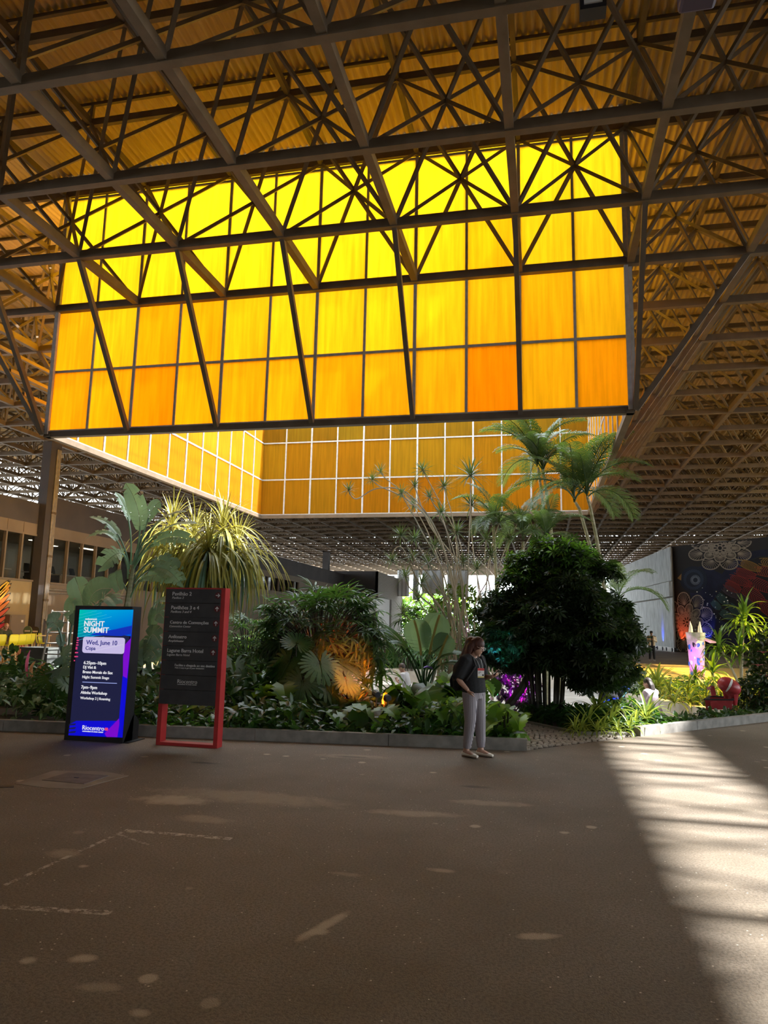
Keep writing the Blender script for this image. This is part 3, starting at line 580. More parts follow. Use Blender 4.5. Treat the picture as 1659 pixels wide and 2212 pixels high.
# outside beyond the far end
mb = MB(); mb.box((-4, 128, 0), (12, 130, 9)); mb.box((-3.8, 127.9, 9), (11.8, 130.1, 9.4)); t = thing('white_building', 'bright white building far outside the open end of the hall', 'building', (4, 129, 0)); mb.build('wall', white, t)
for i in range(5):
    for j in range(2): mb = MB(); mb.box((-2.6 + 3 * i, 127.9, 1.6 + 3.6 * j), (-1 + 3 * i, 127.98, 3.4 + 3.6 * j)); mb.build('window', mat('shaded_glass', (.25, .3, .33), .2) if i + j == 0 else bpy.data.materials['shaded_glass'], t)

# ------------------------------------------------------------------ totem screen
def emis(n, c, s=1.0): return mat(n, (.01, .01, .01), .4, emit=c, es=s * .42)
YF = 10.04
tot = thing('screen_totem', 'tall black digital totem with a glowing event programme beside the kerb', 'digital sign', (-6.69, 10.2, 0))
mb = MB(); mb.box((-7.185, YF, .0), (-6.19, YF + .26, 2.035)); mb.build('casing', noisy('totem_black', (.010, .010, .014), (.018, .018, .024), 4, .5), tot)
mb = MB(); mb.prism([(-6.19, YF + .02, 0), (-6.19, YF + .42, 0), (-6.19, YF + .42, .28), (-6.19, YF + .26, .42)], (-.99, 0, 0)); mb.build('foot', dark, tot)
mb = MB(); mb.box((-7.15, YF + .02, 0), (-6.1, YF + .47, .012)); mb.build('base_plate', dark, tot)
sx0, sx1, sz0, sz1 = -7.1, -6.205, .088, 1.985
def sp(px, py):                          # photo pixel -> point on the totem's face
    return at(px, py, YF)
def zsp(x, y): return sp(120 + x * .25316, 1250 + y * .25325)     # from the measured crop
scr = bpy.data.materials.new('screen_gradient'); scr.use_nodes = True; nt = scr.node_tree; nt.nodes.clear()
def grad(M):
    out = nd(M, 'ShaderNodeOutputMaterial'); e = nd(M, 'ShaderNodeEmission'); tc = nd(M, 'ShaderNodeTexCoord'); s3 = nd(M, 'ShaderNodeSeparateXYZ'); lk(M, tc.outputs['Generated'], s3.inputs[0])
    r = nd(M, 'ShaderNodeValToRGB'); lk(M, s3.outputs[0], r.inputs[0]); cr = r.color_ramp
    cr.elements[0].color = (.0, .62, .12, 1); cr.elements[1].color = (0, .08, .75, 1); x = cr.elements.new(.22); x.color = (0, .45, .35, 1); x = cr.elements.new(.5); x.color = (0, .25, .75, 1)
    r2 = nd(M, 'ShaderNodeValToRGB'); lk(M, s3.outputs[2], r2.inputs[0]); r2.color_ramp.elements[0].color = (0, .03, .62, 1); r2.color_ramp.elements[1].color = (0, .62, .9, 1)
    mx = nd(M, 'ShaderNodeMix', data_type='RGBA'); mx.inputs[0].default_value = .5; lk(M, r.outputs[0], mx.inputs[6]); lk(M, r2.outputs[0], mx.inputs[7]); lk(M, mx.outputs[2], e.inputs[0]); e.inputs[1].default_value = .42; lk(M, e.outputs[0], out.inputs[0])
grad(scr)
def sheet(nm, pts, M, par, off, z=True): mb = MB(); mb.prism([Vector(p) + Vector((0, -off, 0)) for p in pts], (0, -.002, 0)); return mb.build(nm, M, par)
blueM = emis('screen_blue', (.0, .0, .75)); purM = emis('screen_purple', (.22, .0, .68)); navyM = emis('screen_navy', (.010, .012, .055)); pillM = emis('screen_lilac', (.62, .55, .85), 1.05); whiteM = emis('screen_white', (.9, .9, .95), 1.0); pinkM = emis('screen_pink', (.85, .06, .22)); cyanM = emis('screen_cyan', (.05, .6, .85)); deepM = emis('screen_deep_blue', (0, .03, .55)); indM = emis('screen_indigo_text', (.03, .03, .25))
panel = sheet('screen', [(sx0, YF, sz0), (sx1, YF, sz0), (sx1, YF, sz1), (sx0, YF, sz1)], navyM, tot, .003)
top = sheet('gradient_field', [zsp(*p) for p in ((208, 265), (667, 265), (650, 492), (560, 480), (400, 485), (290, 495), (190, 500))], scr, panel, .006)
sheet('blue_band', [zsp(*p) for p in ((180, 1212), (525, 1212), (545, 1190), (575, 830), (630, 700), (650, 480), (667, 265), (645, 480), (573, 1355), (112, 1335), (125, 1240))], blueM, panel, .007)
sheet('purple_band', [zsp(*p) for p in ((648, 505), (598, 560), (582, 650), (580, 660), (578, 830), (612, 850), (640, 600))], purM, panel, .009)
sheet('purple_sweep', [zsp(*p) for p in ((420, 1320), (520, 1218), (545, 1190), (548, 1230), (530, 1350), (440, 1350))], purM, panel, .009)
sheet('deep_sweep', [zsp(*p) for p in ((330, 465), (520, 430), (655, 400), (652, 470), (560, 490), (300, 480))], deepM, panel, .008)
for i in range(9):
    y = 285 + 27 * i; x0 = 205 - i * 2.2; mb = MB(); mb.ribbon([zsp(x0, y + 25) + Vector((0, -.011, 0)), zsp(x0 + 150 + 45 * (i % 4), y - 12 - 10 * (i % 4)) + Vector((0, -.011, 0))], .004, (0, 1, 0)); mb.build('light_streak', cyanM, panel)
def rrect(x0, y0, x1, y1, r, sk=0):
    pts = []
    for cx, cy, a0 in ((x1 - r, y0 + r, -90), (x1 - r, y1 - r, 0), (x0 + r, y1 - r, 90), (x0 + r, y0 + r, 180)):
        for k in range(6): a = math.radians(a0 + 18 * k); pts.append((cx + r * math.cos(a), cy + r * math.sin(a)))
    return [zsp(x + sk * (y - y0) / (y1 - y0), y + (x - x0) * .03) for x, y in pts]
sheet('date_pill', rrect(240, 494, 598, 632, 22, -10), pillM, panel, .010)
for i in range(5): mb = MB(); mb.ribbon([zsp(240 + 15 * i, 520 + 26 * i) + Vector((0, -.0125, 0)), zsp(420 + 40 * i, 497 + 16 * i) + Vector((0, -.0125, 0))], .003, (0, 1, 0)); mb.build('light_streak', whiteM, panel)
sheet('divider', [zsp(233, 878), zsp(527, 890), zsp(527, 896), zsp(233, 884)], emis('divider_blue', (.35, .42, .85)), panel, .010)
for i, (y, l) in enumerate(((505, 12), (525, 18), (545, 16), (565, 20), (585, 14), (598, 16), (630, 26), (664, 30), (698, 9))): x = 200 - (y - 500) * .14; sheet('pink_glitch', [zsp(x - 12, y - 5), zsp(x - 12 + l, y - 4), zsp(x - 12 + l, y + 5), zsp(x - 12, y + 6)], pinkM, panel, .010)
for y in (1240, 1272, 1305): sheet('dark_glitch', [zsp(118, y), zsp(180, y - 8), zsp(170, y + 8), zsp(116, y + 12)], navyM, panel, .010)
def tt(s, x0, x1, y, M, b=0, nm='lettering', it=0):
    text(s, x0, x1, y, M, panel, lambda x, yy: zsp(x, yy) + Vector((0, -.014, 0)), it, b, nm)
tt('websummit', 257, 358, 351, whiteM, .01); tt('NIGHT', 248, 420, 404, whiteM, .016); tt('SUMMIT', 245, 457, 458, whiteM, .016); tt('Wed, June 10', 265, 530, 560, indM, .012); tt('Copa', 260, 345, 606, indM, .012)
for s, x0, x1, y, b in (('6.25pm\u201310pm', 245, 435, 728, .01), ('DJ Vini &', 240, 350, 765, .01), ('Breno Morais do Sax', 237, 492, 805, .01), ('Night Summit Stage', 233, 460, 848, 0), ('7pm\u20139pm', 223, 358, 936, .01), ('Altinha Workshop', 218, 443, 980, .01), ('Workshop 2 | Roaming', 215, 470, 1026, 0), ('Riocentro', 233, 418, 1286, .0), ('convention & event center', 233, 412, 1304, 0)): tt(s, x0, x1, y, whiteM, b)
sheet('pink_emblem', [zsp(425, 1270), zsp(452, 1271), zsp(451, 1296), zsp(424, 1295)], pinkM, panel, .012)

# ------------------------------------------------------------------ wayfinding sign
YS = 10.1; sg = thing('wayfinding_sign', 'red framed wayfinding sign with charcoal plates standing beside the glowing totem', 'sign', (-5.18, 10.18, 0))
for x in (-5.675, -4.755): mb = MB(); mb.box((x, YS, 0), (x + .065, YS + .17, 2.335)); mb.build('post', red, sg)
mb = MB(); mb.box((-5.61, YS, 0), (-4.755, YS + .17, .045)); mb.build('bottom_rail', red, sg); mb = MB(); mb.box((-5.61, YS, 2.315), (-4.755, YS + .17, 2.335)); mb.build('top_rail', red, sg)
mb = MB(); mb.box((-5.61, YS + .03, .595), (-4.755, YS + .15, 2.315)); mb.build('backing_board', dark, sg)
def ssp(x, y): return at(120 + x * .25316, 1250 + y * .25325, YS)
def st(s, x0, x1, y, par, it=0, b=0): text(s, x0, x1, y, greytxt, par, lambda x, yy: ssp(x, yy) + Vector((0, -.004, 0)), it, b)
signrows = [[('Pavilh\u00e3o 2', 1003, 1165, 143, 0, .006), ('Pavilion 2', 1000, 1098, 172, .25, 0)], [('Pavilh\u00f5es 3 e 4', 992, 1228, 260, 0, .006), ('Pavilions 3 and 4', 988, 1163, 290, .25, 0)], [('Centro de Conven\u00e7\u00f5es', 982, 1310, 383, 0, .006), ('Convention Center', 978, 1160, 413, .25, 0)], [('Anfiteatro', 968, 1122, 506, 0, .006), ('Amphitheater', 966, 1100, 537, .25, 0)], [('Lagune Barra Hotel', 958, 1263, 624, 0, .006), ('Lagune Barra Hotel', 955, 1150, 655, .25, 0)], [('Facilite a chegada ao seu destino', 1022, 1363, 745, 0, .006), ('Make it easy to get to your destination', 1022, 1272, 764, .25, 0)], [('Riocentro', 1045, 1212, 890, 0, 0), ('convention & event center', 1045, 1210, 904, 0, 0)], []]
arr = [(1390, 144, 0), (1382, 259, 1), (1372, 383, 1), (1361, 510, 1), (1349, 631, 1)]; redM = mat('dark_red_disc', (.10, .008, .01), .6)
for i in range(8):
    z1 = 2.312 - i * .2145; z0 = z1 - .2085 if i < 7 else .6
    mb = MB(); mb.box((-5.675 + .012, YS - .012, z0), (-4.76, YS + .03, z1)); pl = mb.build('sign_plate', plate, sg)
    WL[pl.name] = Vector((0, 0, 0))
    for r in signrows[i]: text(r[0], r[1], r[2], r[3], greytxt, pl, lambda x, yy: ssp(x, yy) + Vector((0, -.018, 0)), r[4], r[5])
    if i < 5:
        x, y, up = arr[i]; c = ssp(x, y) + Vector((0, -.014, 0)); mb = MB(); mb.prism([c + Vector((.05 * math.cos(k * math.pi / 10), 0, .05 * math.sin(k * math.pi / 10))) for k in range(20)], (0, .002, 0)); mb.build('arrow_disc', redM, pl)
        mb = MB(); D = lambda u, v: c + (Vector((u, -.004, v)) if up else Vector((v, -.004, -u)))
        mb.prism([D(-.006, -.034), D(.006, -.034), D(.006, .012), D(.022, -.004), D(.03, .006), D(0, .036), D(-.03, .006), D(-.022, -.004), D(-.006, .012)], (0, .002, 0)); mb.build('arrow', greytxt, pl)

# ------------------------------------------------------------------ plant generators
def arc(L, a0, a1, n, curl=1.0):         # points in the x-z plane: starts at elevation a0, ends at a1
    x = z = 0; P = [(0, 0)]
    for i in range(n):
        a = a0 + (a1 - a0) * ((i + .5) / n) ** curl; x += L / n * math.cos(a); z += L / n * math.sin(a); P.append((x, z))
    return P
PROF = {'strap': lambda t: min(1, .55 + 2 * t) * (1 - t ** 4), 'lance': lambda t: math.sin(math.pi * (t * .86 + .09)) ** .9, 'paddle': lambda t: (math.sin(math.pi * min(1, t * .93 + .05)) ** .6), 'needle': lambda t: (1 - t) ** .6 * min(1, .5 + 3 * t)}
def blade(mb, L, wd, a0, a1, n=6, prof='strap', fold=.25, az=0, base=(0, 0, 0), curl=1.0, stem=0, M=None, twist=0):
    P = arc(L, a0, a1, n, curl); ca, sa = math.cos(az), math.sin(az); vs = []; b = Vector(base)
    for i, (x, z) in enumerate(P):
        t = i / n; k = max(0, (t - stem) / (1 - stem)) if stem else t; h = wd / 2 * (PROF[prof](k) if k > 0 or not stem else .06)
        if i == n: h = min(h, wd * .03)
        up = fold * h; tx, tz = (P[min(i + 1, n)][0] - P[max(0, i - 1)][0]), (P[min(i + 1, n)][1] - P[max(0, i - 1)][1]); l = math.hypot(tx, tz) or 1; nxx, nzz = -tz / l, tx / l
        for s in (-1, 0, 1):
            y = s * h; u = abs(s) * up; X = x + nxx * u; Z = z + nzz * u + s * twist * h
            v = Vector((X * ca - y * sa, X * sa + y * ca, Z)) + b; vs.append(M @ v if M else v)
    mb.add(vs, [(3 * i + s, 3 * i + 1 + s, 3 * i + 4 + s, 3 * i + 3 + s) for i in range(n) for s in (0, 1)])
def inst(me, name, M, parent, loc, rz=0, tilt=0, sc=1.0, roll=0):
    o = link(name, me, M, parent, loc=loc); o.rotation_euler = (roll, tilt, rz); o.scale = (sc,) * 3 if not hasattr(sc, '__len__') else sc; return o
def mk(fn, name): mb = MB(); fn(mb); return mb.mesh(name)
rad = math.radians
def plant(name, label, cat, loc, group=None): return thing(name, label, cat, loc, group)
# shared leaf shapes
STRAP = [mk(lambda mb: blade(mb, 1, .085, rad(a), rad(b), 7, 'strap', .3), 'strap_leaf') for a, b in ((80, 20), (65, -35), (45, -65), (25, -80))]
PAND = [mk(lambda mb: blade(mb, 1.35, .046, rad(a), rad(b), 9, 'strap', .35, curl=c), 'pandanus_leaf') for a, b, c in ((85, 60, 1), (70, -80, .45), (45, -92, .32), (20, -95, .28), (78, 15, 1))]
DRAC = [mk(lambda mb: blade(mb, .62, .075, rad(a), rad(b), 7, 'lance', .25), 'dracaena_leaf') for a, b in ((85, 50), (60, -25), (35, -70), (10, -80))]
def fan(mb, n=9, L=.42, droop=-35, wd=.05):
    for i in range(n):
        az = rad(-115 + 230 * i / (n - 1)) + R.uniform(-.06, .06); l = L * (.8 + .25 * math.cos(az * .6)) * R.uniform(.9, 1.08); blade(mb, l, wd * R.uniform(.85, 1.15), rad(R.uniform(12, 25)), rad(droop + R.uniform(-20, 12)), 5, 'lance', .35, az)
FANS = [mk(lambda mb: fan(mb, n, .44, d), 'fan_leaf') for n, d in ((8, -30), (9, -50), (7, -20), (10, -60))]
def frond(mb, L, nl, ll, a0, a1, wd=.035, hang=.5, curl=1.0):
    n = 12; P = arc(L, a0, a1, n, curl); mb.tube([(x, 0, z) for x, z in P], [.022 * (1 - .8 * i / n) + .003 for i in range(n + 1)], 5)
    for k in range(nl):
        t = .14 + .85 * k / (nl - 1); f = t * n; i = min(n - 1, int(f)); u = f - i; p = Vector((P[i][0] * (1 - u) + P[i + 1][0] * u, 0, P[i][1] * (1 - u) + P[i + 1][1] * u))
        tx, tz = P[i + 1][0] - P[i][0], P[i + 1][1] - P[i][1]; l = math.hypot(tx, tz); T = Vector((tx / l, 0, tz / l)); N = Vector((-T.z, 0, T.x)); B = Vector((0, 1, 0))
        le = ll * (math.sin(math.pi * (t * .8 + .14)) ** .7) * R.uniform(.9, 1.08)
        for s in (-1, 1):
            d = (T * .75 + B * s * .8 + N * .28).normalized(); w2 = T.cross(d).cross(d).normalized(); w2 = T * wd / 2
            q1 = p + d * le * .45; q2 = p + d * le * .8 + Vector((0, 0, -hang * le * .22)); q3 = p + d * le * .97 + Vector((0, 0, -hang * le * .5))
            mb.add([p - w2 * .6, p + w2 * .6, q1 - w2, q1 + w2, q2 - w2 * .7, q2 + w2 * .7, q3], [(0, 1, 3, 2), (2, 3, 5, 4), (4, 5, 6)])
FROND = [mk(lambda mb: frond(mb, 2.1, 34, .62, rad(a), rad(b), .042, .7, c), 'palm_frond') for a, b, c in ((78, 15, 1.2), (62, -40, 1), (48, -75, .9), (70, -15, 1.3))]
FROND_S = [mk(lambda mb: frond(mb, 1.1, 20, .38, rad(a), rad(b), .035, .5), 'palm_frond') for a, b in ((75, 20), (55, -40), (35, -60))]
def monstera(mb, s=1.0, nl=7):
    L = .62 * s; cx = .16 * L; dz = lambda x, y: -.28 * (y / s) ** 2 * s - .16 * max(0, x - .3 * L) ** 2 / s + .05 * abs(y)
    def P(r, a): x, y = cx + r * math.cos(a), r * math.sin(a); return (x, y, dz(x, y))
    rr = lambda a: L * (.84 - .30 * min(1, abs(a) / 2.2) + (.06 if abs(a) > 2.2 else 0))
    for sg in (-1, 1):
        for k in range(nl):
            a0 = rad(4 + 160 * k / nl); a1 = rad(4 + 160 * (k + 1) / nl); g = (a1 - a0) * .14; am = (a0 + a1) / 2; R_ = rr(am) * R.uniform(.93, 1.05)
            vs = [P(.02 * L, sg * am), P(.40 * R_, sg * a0), P(.40 * R_, sg * a1), P(.72 * R_, sg * (a0 + g * .8)), P(.72 * R_, sg * (a1 - g * .8)), P(.93 * R_, sg * (a0 + g * 1.4)), P(.93 * R_, sg * (a1 - g * 2.4)), P(R_, sg * (am - g * .9))]
            f = [(0, 1, 2), (1, 3, 4, 2), (3, 5, 6, 4), (5, 7, 6)]; mb.add(vs, f if sg > 0 else [t[::-1] for t in f])
    a1 = rad(4); R_ = L * .86; mb.add([P(.02 * L, 0), P(.40 * R_, -a1), P(.40 * R_, a1), P(.8 * R_, -a1), P(.8 * R_, a1), P(R_, 0)], [(0, 1, 2), (1, 3, 4, 2), (3, 5, 4)])
    mb.tube([(cx - .02, 0, .006), (cx + L * .4, 0, dz(cx + L * .4, 0) + .004), (cx + L * .84, 0, dz(cx + L * .84, 0) + .003)], [.009 * s, .006 * s, .003 * s], 4)
MON = [mk(lambda mb: monstera(mb, 1, 11), 'monstera_leaf'), mk(lambda mb: monstera(mb, 1, 10), 'monstera_leaf')]
def heart(mb, s=1.0, lob=.0):
    n = 10; P = arc(.34 * s, rad(12), rad(-38), n); vs = []
    for i, (x, z) in enumerate(P):
        t = i / n; h = .15 * s * (math.sin(math.pi * min(1, t * .82 + .2)) ** .8) * (1 + lob * (1 if i % 2 else -1) * .28); back = -.05 * s if i == 0 else 0
        if i == n: h = .004
        for sd in (-1, 0, 1): vs.append((x + (back if sd else 0), sd * h, z + abs(sd) * h * .28))
    mb.add(vs, [(3 * i + s_, 3 * i + 1 + s_, 3 * i + 4 + s_, 3 * i + 3 + s_) for i in range(n) for s_ in (0, 1)])
HEART = [mk(lambda mb: heart(mb), 'heart_leaf'), mk(lambda mb: heart(mb, 1.15, .5), 'lobed_leaf'), mk(lambda mb: heart(mb, 1.3, .9), 'lobed_leaf')]
def paddle_leaf(mb, pts, wd, face=(0, -1, .6), stem=.25, tears=.0, fold=.22, n=18):
    # broad banana-type leaf along a bezier; torn along the side veins when tears > 0
    P = bez(*pts, n); fc_ = Vector(face).normalized(); vs = []; tr = [(R.random() if R.random() < tears else 0) for _ in range(n + 1)]; tl_ = [(R.random() if R.random() < tears else 0) for _ in range(n + 1)]
    k0 = int(stem * n); mb.tube(P[:k0 + 2], [.022] * (k0 + 2), 5); rows_ = []
    for i in range(k0, n + 1):
        t = (i - k0) / (n - k0); d = (P[min(i + 1, n)] - P[max(i - 1, 0)]).normalized(); s = d.cross(fc_); s = s.normalized() if s.length > 1e-4 else Vector((1, 0, 0)); u = s.cross(d).normalized(); h = wd / 2 * max(.02, math.sin(math.pi * min(1, t * .9 + .06)) ** .55)
        if t == 1: h = wd * .02
        rows_.append((P[i], s, u, h, d))
    for sd in (-1, 1):
        for i in range(len(rows_) - 1):
            (p, s, u, h, d), (p2, s2, u2, h2, d2) = rows_[i], rows_[i + 1]; q = (tr if sd > 0 else tl_)[i]; sq = d * (.25 * h)
            if q > .0: h2 = h = min(h, h2); g = q * .45
            else: g = 0
            dr = Vector((0, 0, -1)) * (q * h * .5)
            A0, A1 = p + s * sd * .004, p2 + s2 * sd * .004; M0 = p + s * sd * h * .5 + u * fold * h * .5 + sq * .4; M1 = p2 + s2 * sd * h2 * .5 + u2 * fold * h2 * .5 + sq * .4
            B0 = p + s * sd * h + u * fold * h * .6 + sq + dr; B1 = p2 + s2 * sd * h2 + u2 * fold * h2 * .6 + sq + dr
            if g: M1 = M1.lerp(M0, g * .4); B1 = B1.lerp(B0, g)
            mb.add([A0, A1, M1, M0, B1, B0], [(0, 1, 2, 3), (3, 2, 4, 5)] if sd > 0 else [(3, 2, 1, 0), (5, 4, 2, 3)])
def mass(name, centers, tv, tf, M, parent, size, up=.5, seed=1, tiltr=1.0):
    # joined foliage: many small leaves (template tv, tf) with random turns at the given centres
    rng = np.random.default_rng(seed); n = len(centers); tv = np.asarray(tv, float); V = np.zeros((n, len(tv), 3)); yaw = rng.uniform(0, 2 * np.pi, n); pit = rng.normal(up, tiltr, n) * .6; rol = rng.normal(0, .5, n) * tiltr; sc = size * rng.uniform(.65, 1.25, n)
    cy_, sy_, cp, sp_, cr, sr = np.cos(yaw), np.sin(yaw), np.cos(pit), np.sin(pit), np.cos(rol), np.sin(rol)
    x, y, z = tv[:, 0][None], tv[:, 1][None], tv[:, 2][None]
    y1 = y * cr[:, None] - z * sr[:, None]; z1 = y * sr[:, None] + z * cr[:, None]; x2 = x * cp[:, None] + z1 * sp_[:, None]; z2 = -x * sp_[:, None] + z1 * cp[:, None]
    V[:, :, 0] = x2 * cy_[:, None] - y1 * sy_[:, None]; V[:, :, 1] = x2 * sy_[:, None] + y1 * cy_[:, None]; V[:, :, 2] = z2
    V = V * sc[:, None, None] + np.asarray(centers)[:, None, :]; tf = np.asarray(tf); Fa = (tf[None] + (np.arange(n) * len(tv))[:, None, None]).reshape(-1, tf.shape[1])
    return link(name, np_mesh(name, V.reshape(-1, 3), Fa), M, parent)
LV = [(0, 0, 0), (.35, .19, .06), (.45, 0, 0), (.35, -.19, .06), (.75, .17, .0), (.72, 0, -.05), (.75, -.17, .0), (1.05, 0, -.16)]; LF = [(0, 2, 1, 1), (0, 3, 2, 2), (1, 2, 5, 4), (2, 3, 6, 5), (4, 5, 7, 7), (5, 6, 7, 7)]
LFT = [(0, 2, 1), (0, 3, 2), (1, 2, 5), (1, 5, 4), (2, 3, 6), (2, 6, 5), (4, 5, 7), (5, 6, 7)]
def palmate(n=7, w=.13):
    v = []; f = []
    for k in range(n):
        a = rad(-130 + 260 * k / (n - 1)); c, s = math.cos(a), math.sin(a); b = len(v); l = .75 + .25 * math.cos(a)
        for x, y, z in ((.12, 0, 0), (.55, w, -.03), (1.0, 0, -.22), (.55, -w, -.03)): X = x * l; v.append((X * c - y * s, X * s + y * c, z))
        f += [(b, b + 1, b + 2), (b, b + 2, b + 3)]
    return v, f
PV, PF = palmate()
def in_poly(x, y, poly):
    c = False; j = len(poly) - 1
    for i in range(len(poly)):
        (xi, yi), (xj, yj) = poly[i], poly[j]
        if (yi > y) != (yj > y) and x < (xj - xi) * (y - yi) / (yj - yi) + xi: c = not c
        j = i
    return c
def carpet(label, poly, n, M, size, h, seed, z0=.1, name='ground_cover', cat='ground cover', tv=LV, tf=LFT, up=.3):
    rng = random.Random(seed); xs = [p[0] for p in poly]; ys = [p[1] for p in poly]; pts = []
    while len(pts) < n:
        x, y = rng.uniform(min(xs), max(xs)), rng.uniform(min(ys), max(ys))
        if in_poly(x, y, poly): hh = h * (.55 + .45 * math.sin(x * 2.3 + seed) * math.cos(y * 1.9)); pts.append((x, y, z0 + hh * rng.random() ** .6 + .02))
    o = mass(name, pts, tv, tf, M, None, size, up, seed); return tag(o, label, cat, kind='stuff')

# ------------------------------------------------------------------ planting
ORD = ('first', 'second', 'third', 'fourth', 'fifth', 'sixth', 'seventh', 'eighth', 'ninth')
def petiole(mb, a, b, r=.008, sag=.0): a, b = Vector(a), Vector(b); mb.tube(bez(a, a.lerp(b, .5) + Vector((0, 0, .12 + sag)), b, 5), [r * 1.2] * 3 + [r] * 3, 4)
def clump(label, px, py, Y, rx, ry, z0, z1, n, M, z_base=.1, sc=1.0, meshes=None, cat='palm', name='lady_palm', group=None, inner=.35, stemM=None):
    c = at(px, py, Y); t = plant(name, label, cat, (c.x, Y, z_base), group); mb = MB(); cz = (z0 + z1) / 2; hz = (z1 - z0) / 2
    for k in range(n):
        u = R.uniform(-.75, 1); az = R.uniform(0, 2 * math.pi); q = math.sqrt(max(0, 1 - u * u)) ** .7; f = R.uniform(inner, 1) ** .4 * .82
        p = Vector((c.x + rx * f * q * math.cos(az), Y + ry * f * q * math.sin(az), cz + hz * u * f * .95)); tilt = rad(25 - 65 * u + R.uniform(-18, 18))
        inst(R.choice(meshes or FANS), 'fan_leaf', M, t, p, az + R.uniform(-.5, .5), tilt, sc * R.uniform(.85, 1.15), R.uniform(-.3, .3))
        mb.tube(bez((c.x + (p.x - c.x) * .25, Y + (p.y - Y) * .25, z_base), (c.x + (p.x - c.x) * .3, Y + (p.y - Y) * .3, p.z * .9), p, 5), .011, 4)
    mb.build('stems', stemM or dkstem, t); return t
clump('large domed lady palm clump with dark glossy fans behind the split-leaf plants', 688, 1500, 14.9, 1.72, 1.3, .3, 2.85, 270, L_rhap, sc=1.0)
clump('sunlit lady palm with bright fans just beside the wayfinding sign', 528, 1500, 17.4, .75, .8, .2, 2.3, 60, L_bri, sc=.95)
clump('small fan palm in the rear planter seen above the pale bench block', 882, 1440, 30.9, 1.2, .6, .1, 1.6, 22, L_palm, -.12, 1.3)
clump('fan palm beside the person in striped trousers, leaves drooping over the path', 1010, 1420, 17.2, .75, .7, .2, 1.75, 46, L_rhap, sc=.85)
clump('yellow green fan palm in the middle distance above the broad striped leaves', 935, 1330, 32.6, 1.9, .8, .2, 3.2, 50, L_bri, -.12, 1.5)
# split-leaf monsteras
def leafy(label, name, base, leaves, M, meshes, cat='plant', pm=None, z=.1, lname='leaf'):
    b = Vector((base[0], base[1], z)); t = plant(name, label, cat, b); mb = MB()
    for (p, sc, rz, tilt) in leaves: inst(R.choice(meshes), lname, M, t, p, rz, tilt, sc, R.uniform(-.25, .25)); petiole(mb, (b.x + R.uniform(-.12, .12), b.y + R.uniform(-.1, .1), z), p, .012)
    mb.build('petioles', pm or dkstem, t); return t
def ML(lst, Y, jit=.25): return [(at(x, y, Y + R.uniform(-jit, jit)), s, rad(a), rad(ti)) for x, y, s, a, ti in lst]
c = at(650, 1540, 13.4)
leafy('big green split-leaf monstera standing in front of the domed lady palm', 'monstera', (c.x, 13.4), ML([(632, 1418, 1.25, -110, 48), (690, 1425, 1.1, -60, 40), (598, 1440, 1.1, -165, 50), (655, 1462, 1.15, -80, 42), (615, 1470, 1.0, -130, 52), (700, 1475, .95, -40, 40), (575, 1495, .9, -150, 35), (660, 1500, 1.0, -100, 38), (640, 1395, .9, 100, -30), (715, 1505, .8, -30, 35)], 13.3), L_mon, MON, lname='monstera_leaf')
c = at(770, 1550, 13.6)
leafy('monstera with orange lit leaves between the lady palm and the bench block', 'monstera', (c.x, 13.6), ML([(735, 1435, .95, -20, 25), (745, 1462, .8, -60, 40), (760, 1480, .9, -35, 40), (800, 1490, .9, -10, 35), (725, 1490, .8, -140, 45), (780, 1515, .75, -80, 45), (745, 1520, .7, -110, 40), (815, 1505, .7, 10, 30)], 13.5), L_mon, MON, lname='monstera_leaf')
c = at(520, 1540, 14)
leafy('dark monstera low behind the right post of the wayfinding sign', 'monstera', (c.x, 14), ML([(505, 1432, 1.0, -60, 40), (530, 1450, 1.0, -100, 45), (500, 1480, .9, -90, 40), (545, 1478, .9, -40, 42), (515, 1500, .9, -120, 40)], 14), L_dark, MON, lname='monstera_leaf')
c = at(92, 1560, 11.7)
leafy('dark philodendron with huge lobed leaves at the left kerb beside the totem', 'philodendron', (c.x, 11.7), ML([(75, 1462, .8, -150, 40), (115, 1455, .9, -50, 45), (90, 1490, .9, -110, 40), (60, 1490, .7, 170, 40), (125, 1495, .8, -60, 50), (105, 1530, .7, -90, 50), (70, 1525, .8, -140, 45), (140, 1470, .7, -20, 30)], 11.6), L_dark, MON, lname='lobed_leaf')
c = at(325, 1540, 12.6)
leafy('shaded monstera seen through the gap between totem and wayfinding sign', 'monstera', (c.x, 12.6), ML([(318, 1470, .8, -90, 40), (340, 1480, .8, -50, 40), (305, 1500, .7, -130, 45), (330, 1515, .7, -90, 40), (350, 1500, .7, -20, 40)], 12.6), L_dark, MON, lname='monstera_leaf')
def low(label, x0, x1, y0, y1, Y, n, M, meshes, s, name='leafy_plant', cat='plant', z=.1, lname='leaf', group=None):
    c = at((x0 + x1) / 2, 1580, Y); L = []
    for _ in range(n):
        p = at(R.uniform(x0, x1), R.uniform(y0, y1), Y + R.uniform(-.45, .45)); p.z = max(p.z, .14); L.append((p, s * R.uniform(.7, 1.2), R.uniform(-math.pi, 0) if R.random() < .8 else R.uniform(0, math.pi), rad(R.uniform(15, 55))))
    t = leafy(label, name, (c.x, Y), L, M, meshes, cat, z=z, lname=lname)
    if group: t['group'] = group
    return t
low('bright green lobed plant just left of the person in striped trousers', 925, 1000, 1508, 1592, 12.2, 52, L_bri, HEART[1:], .68, 'lobed_plant', lname='lobed_leaf')
low('bright green lobed plant at the kerb end right of the person in striped trousers', 1045, 1125, 1518, 1600, 12.0, 38, L_mon, HEART[1:], .72, 'lobed_plant', lname='lobed_leaf')
low('low dark leafy plant under the wayfinding sign, against the kerb', 325, 480, 1528, 1592, 11.9, 46, L_dark, HEART, .9)
